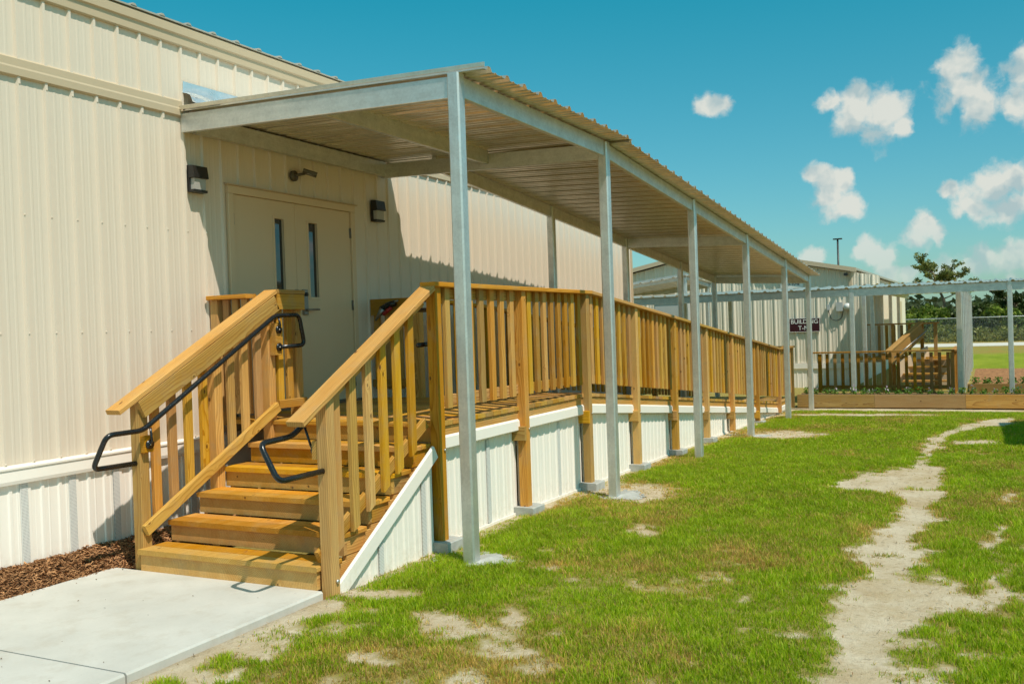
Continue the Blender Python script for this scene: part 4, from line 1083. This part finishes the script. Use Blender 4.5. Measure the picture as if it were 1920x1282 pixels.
bar('rail_cap', (21.6, -3.98, .84), (22.6, -4.72, 1.56), .16, .04, wood_far, FS); bar('side_board', (21.6, -4.02, .64), (22.6, -4.76, 1.36), .04, .36, wood_far, FS)
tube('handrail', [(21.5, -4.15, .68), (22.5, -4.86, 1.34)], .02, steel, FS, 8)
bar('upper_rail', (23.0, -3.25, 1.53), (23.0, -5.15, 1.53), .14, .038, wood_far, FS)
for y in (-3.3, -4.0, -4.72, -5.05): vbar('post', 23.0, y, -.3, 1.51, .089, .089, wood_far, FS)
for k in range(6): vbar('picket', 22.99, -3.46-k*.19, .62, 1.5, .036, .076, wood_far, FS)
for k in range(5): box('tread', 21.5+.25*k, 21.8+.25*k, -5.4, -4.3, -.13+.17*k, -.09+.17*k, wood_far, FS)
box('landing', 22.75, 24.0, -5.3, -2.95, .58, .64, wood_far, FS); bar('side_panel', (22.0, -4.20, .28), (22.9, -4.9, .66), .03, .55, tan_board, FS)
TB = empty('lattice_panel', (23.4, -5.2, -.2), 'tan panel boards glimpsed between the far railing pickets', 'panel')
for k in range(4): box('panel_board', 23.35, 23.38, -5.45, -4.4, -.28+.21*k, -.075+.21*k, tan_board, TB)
# second planter in the shade
P2 = empty('shaded_planter', (21.2, -6.6, -.3), 'dark shaded planter box behind the right end of the canopy', 'planter')
box('front_board', 21.10, 21.15, -9.8, -5.86, -.3, .03, timber, P2); box('soil', 21.151, 21.7, -9.8, -5.86, -.28, -.02, soil_dark, P2); box('end_board', 21.155, 21.7, -5.859, -5.82, -.3, .03, timber, P2)
for i, y in enumerate((-6.0, -6.25, -6.5, -6.8, -7.05)):
    o = link('flower_plant', pmesh[(i*2) % 4], Matrix.Translation((21.4, y, -.02)) @ Matrix.Scale(1.3, 4)); tag(o, '%s shaded plant from the left in the dark rear planter' % ordinal(i), 'flower plant', 'plants in the shaded planter')
# mulch field and track beyond
def sheet(name, x0, x1, y0, y1, z, mat, label, cat):
    o = wm(name, [(x0, y0, z), (x1, y0, z), (x1, y1, z), (x0, y1, z)], [[0, 1, 2, 3]], mat, None); return tag(o, label, cat, kind='structure')
mul_m = simple('red_brown_mulch', (.33, .165, .075), .95, 0, 9.0, .55, .6, 25, .1, True)
gravel_m = simple('pale_gravel_track', (.62, .58, .50), .95, 0, 1.5, .12, .3, 20, .1, True)
sheet('mulch_field', 22.2, 33.8, -30, -5.85, gzs(24)+.006, mul_m, 'red brown mulch ground beyond the walkway canopy', 'mulch')
sheet('gravel_track', 60.5, 67.5, -90, 60, gzs(24)+.006, gravel_m, 'pale gravel track in front of the fence', 'road')
# chain link fence
mesh_m, T_, b_ = new_mat('chain_link'); 
g_ = T_.n('ShaderNodeNewGeometry').outputs['Position']; s_ = T_.n('ShaderNodeSeparateXYZ', {0: g_})
A1 = T_.m('FRACT', T_.m('MULTIPLY', T_.m('ADD', s_.outputs[1], s_.outputs[2]), 14.0)); A2 = T_.m('FRACT', T_.m('MULTIPLY', T_.m('SUBTRACT', s_.outputs[1], s_.outputs[2]), 14.0))
al = T_.m('MAXIMUM', T_.m('LESS_THAN', A1, .035), T_.m('LESS_THAN', A2, .035)); setc(T_, b_, 'Alpha', al); b_.inputs['Base Color'].default_value = (.5, .52, .52, 1); b_.inputs['Metallic'].default_value = .4
FN = empty('chain_link_fence', (69, -3, -.3), 'grey chain link fence across the field in front of the shrubs', 'fence')
gf = gzs(60)
wm('mesh_fabric', [(69, -40, gf), (69, 30, gf), (69, 30, gf+1.72), (69, -40, gf+1.72)], [[0, 1, 2, 3]], mesh_m, FN)
tube('top_rail', [(69, -40, gf+1.74), (69, 30, gf+1.74)], .024, galv, FN, 8)
y = -37.8
while y < 30: tube('post', [(69, y, gf-.1), (69, y, gf+1.76)], .030, galv, FN, 8); y += 4.1
# tall lamp pole far behind
LP = empty('lamp_pole', (95, 6.6, -.3), 'tall dark lamp pole rising behind the far building', 'lamp post')
tube('pole', [(95, 7.02, -.3), (95, 7.02, 9.6)], .11, blackbox, LP, 8, 0, .09); bar('lamp_head', (95, 6.6, 9.62), (95, 7.45, 9.62), .3, .12, blackbox, LP)

# ------------------------------------------------------------------ vegetation
def leaves(name, centers, radii, n, size, cols, parent, seed, squash=.8):
    r = np.random.default_rng(seed)
    centers = np.array(centers, float); radii = np.array(radii, float)
    wgt = radii**2; k = r.choice(len(centers), n, p=wgt/wgt.sum())
    d = r.normal(size=(n, 3)); d /= np.linalg.norm(d, axis=1)[:, None]
    rr = r.uniform(0, 1, n)**.45
    c = centers[k]+d*(radii[k]*rr)[:, None]*np.array([1, 1, squash])
    a = r.normal(size=(n, 3)); a /= np.linalg.norm(a, axis=1)[:, None]; b = np.cross(a, r.normal(size=(n, 3))); b /= np.linalg.norm(b, axis=1)[:, None]
    s = (size*r.uniform(.6, 1.5, n))[:, None]
    v = np.stack([c-a*s, c+b*s*.55, c+a*s, c-b*s*.55], 1).reshape(-1, 3)
    t = r.uniform(0, 1, n)[:, None]; col = np.array(cols[0])*(1-t)+np.array(cols[1])*t; tint = r.uniform(.7, 1.25, len(centers))[k][:, None]
    return soup(name, v, np.arange(n*4).reshape(n, 4), col*tint, leaf_m, parent=parent)
def bush(x, y, wdt, h, label, cols, seed, n=2600, size=.11):
    r = random.Random(seed); z0 = gf
    o = empty('shrub', (x, y, z0), label, 'shrub', 'shrubs behind the fence')
    cs, rs = [], []
    for k in range(16):
        a = r.random()*6.28; q = r.random()**.5; hh = r.random()
        cs.append((x+wdt*.5*q*math.cos(a), y+wdt*.5*q*math.sin(a), z0+h*(.15+.72*hh*(1-.45*q)))); rs.append(h*(.12+.13*r.random()))
    leaves('foliage', cs, rs, n, size, cols, o, seed)
    for k in range(4): tube('stem', [(x, y, z0), (cs[k][0], cs[k][1], cs[k][2])], .05, bark_m, o, 5, 0, .015)
def tree(x, y, z0, h, spread, label, cols, seed, n=5200, bare=.38, size=.12, trunk=.22):
    r = random.Random(seed); o = empty('tree', (x, y, z0), label, 'tree', 'trees behind the fence')
    V_, F_ = [], []
    def limb(p, d, L, r0_, r1, kids):
        pts = [Vector(p)]; dd = Vector(d).normalized()
        for k in range(5):
            dd = (dd+Vector((r.uniform(-.25, .25), r.uniform(-.25, .25), r.uniform(-.08, .16)))).normalized(); pts.append(pts[-1]+dd*(L/5))
        vs, fs = tube_data(pts, r0_, 6, r1); b = len(V_); V_.extend(vs); F_.extend([[b+i for i in q] for q in fs])
        return pts
    tp = limb((x, y, z0), (.05, .03, 1), h*.62, trunk, trunk*.5, 0)
    cs, rs = [], []
    for k in range(13):
        t = r.uniform(bare, 1.0); i = min(int(t*5), 4); p = tp[i].lerp(tp[i+1], t*5-i)
        a = k*2.4+r.uniform(-.4, .4); up = .25+.9*(t-bare)
        L = spread*(.55+.5*r.random())*(1.1-.45*abs(t-.65))
        bp_ = limb(p, (math.cos(a), math.sin(a), up), L, trunk*.32, trunk*.07, 0)
        for q in bp_[2:]:
            cs.append(tuple(q+Vector((r.uniform(-.2, .2), r.uniform(-.2, .2), r.uniform(-.05, .25))))); rs.append(spread*(.10+.09*r.random()))
        for q in (bp_[2], bp_[3], bp_[4]):
            e = limb(q, (math.cos(a+r.uniform(-1.2, 1.2)), math.sin(a+r.uniform(-1.2, 1.2)), r.uniform(.1, .8)), L*.42, trunk*.12, trunk*.03, 0)
            for e_ in e[2:]: cs.append(tuple(e_)); rs.append(spread*(.07+.07*r.random()))
    wm('trunk', V_, F_, bark_m, o, True, origin=(x, y, z0))
    leaves('crown', cs, rs, n, size, cols, o, seed, .7)
G1 = ((.045, .085, .012), (.13, .19, .026)); G2 = ((.08, .13, .014), (.24, .29, .036)); G3 = ((.035, .058, .012), (.09, .115, .026))
tree(85, -3.4, -.3, 9.6, 2.5, 'ragged tall tree standing over the canopy roof', ((.10, .13, .03), (.30, .30, .08)), 5, 6500, .50, .085, .18)
tree(84, -7.5, -.3, 6.6, 2.2, 'dark leafy tree left of the right hand canopy post', G3, 9, 7000, .30, .13, .2)
bl = [(76, .9, 4.6, 3.5, G1), (75, -1.3, 4.2, 3.9, G2), (77, -3.4, 4.4, 3.7, G1), (75, -5.1, 3.6, 3.1, G3), (77, -6.9, 3.8, 3.2, G2), (74, -8.6, 3.4, 2.3, G1), (80, 3.6, 5, 3.4, G3), (78, -10.6, 4.0, 2.6, G2), (82, -12.8, 5, 3.4, G1), (77, 6.5, 5, 3.2, G1)]
nm = ['dark shrub at the far building corner', 'bright green shrub under the ragged tree', 'dense shrub behind the fence left of the post row', 'low dark shrub just right of the post row', 'light green shrub below the dark leafy tree', 'low shrub at the right hand post', 'shrub hidden behind the far building', 'shrub at the right edge of the view', 'shrub beyond the right edge of the view', 'shrub behind the far roof']
for i, (x, y, wdt, h, cols) in enumerate(bl): bush(x, y, wdt, h, nm[i], cols, 40+i, 3600, .14)
# undergrowth along the fence foot
n = 14000; r_ = np.random.default_rng(77)
x = r_.uniform(70, 76, n); y = r_.uniform(-22, 14, n); hgt = .5+1.1*fbm(y*.6, x*.4, 13, 3); z = gf+r_.uniform(0, 1, n)*hgt
a = r_.normal(size=(n, 3)); a /= np.linalg.norm(a, axis=1)[:, None]; b = np.cross(a, r_.normal(size=(n, 3))); b /= np.linalg.norm(b, axis=1)[:, None]; c = np.stack([x, y, z], 1); s = r_.uniform(.08, .2, n)[:, None]
v = np.stack([c-a*s, c+b*s*.4, c+a*s, c-b*s*.4], 1).reshape(-1, 3); t = r_.uniform(0, 1, n)[:, None]
soup('undergrowth', v, np.arange(n*4).reshape(n, 4), np.array([.10, .12, .02])*(1-t)+np.array([.27, .27, .06])*t, leaf_m, 'rough undergrowth along the foot of the chain link fence', 'undergrowth', kind='stuff')
# distant wood on the horizon
n = 16000; y = r_.uniform(-260, 260, n); x = r_.uniform(180, 215, n); hgt = 3.2+4.5*fbm(y*.05, x*.02, 23, 4); z = gf+r_.uniform(0, 1, n)*hgt
c = np.stack([x, y, z], 1); a = r_.normal(size=(n, 3)); a /= np.linalg.norm(a, axis=1)[:, None]; b = np.cross(a, r_.normal(size=(n, 3))); b /= np.linalg.norm(b, axis=1)[:, None]; s = r_.uniform(.5, 1.1, n)[:, None]
v = np.stack([c-a*s, c+b*s*.6, c+a*s, c-b*s*.6], 1).reshape(-1, 3); t = r_.uniform(0, 1, n)[:, None]
soup('distant_wood', v, np.arange(n*4).reshape(n, 4), np.array([.035, .055, .022])*(1-t)+np.array([.08, .10, .04])*t, leaf_m, 'low dark line of distant woodland on the horizon', 'woodland', kind='stuff')

# unseen low building, added right of the frame to cast a shadow on the lawn
NB = empty('unseen_shade_building', (11.6, -10.6, -.15), 'unseen low cream building added right of the view to shade the lawn', 'building')
for xa in (9.6, 10.5144, 11.4288, 12.3432): corr('wall_panel', (0, -8.45, 0), (-1, 0, 0), (0, 0, 1), (0, 1, 0), -(xa+.9144), -xa, .5, 2.95, WALL9, cream, NB)
for xx, sg in ((9.6, -1), (13.2576, 1)): corr('end_wall', (xx, 0, 0), (0, -sg, 0), (0, 0, 1), (sg, 0, 0), 8.45 if sg > 0 else -13.4, 13.4 if sg > 0 else -8.45, .5, 2.95, WALL9, cream, NB)
corr('skirting_panel', (0, -8.47, 0), (-1, 0, 0), (0, 0, 1), (0, 1, 0), -13.25, -9.61, -.2, .5, SKIRT, white, NB)
box('core', 9.63, 13.22, -13.4, -8.49, -.2, 2.9, cream, NB)
extrude_poly('roof', [(-8.25, 2.94), (-8.25, 3.0), (-10.9, 3.35), (-13.6, 3.0), (-13.6, 2.94)], 'x', 9.45, 13.4, roof_dark, NB)
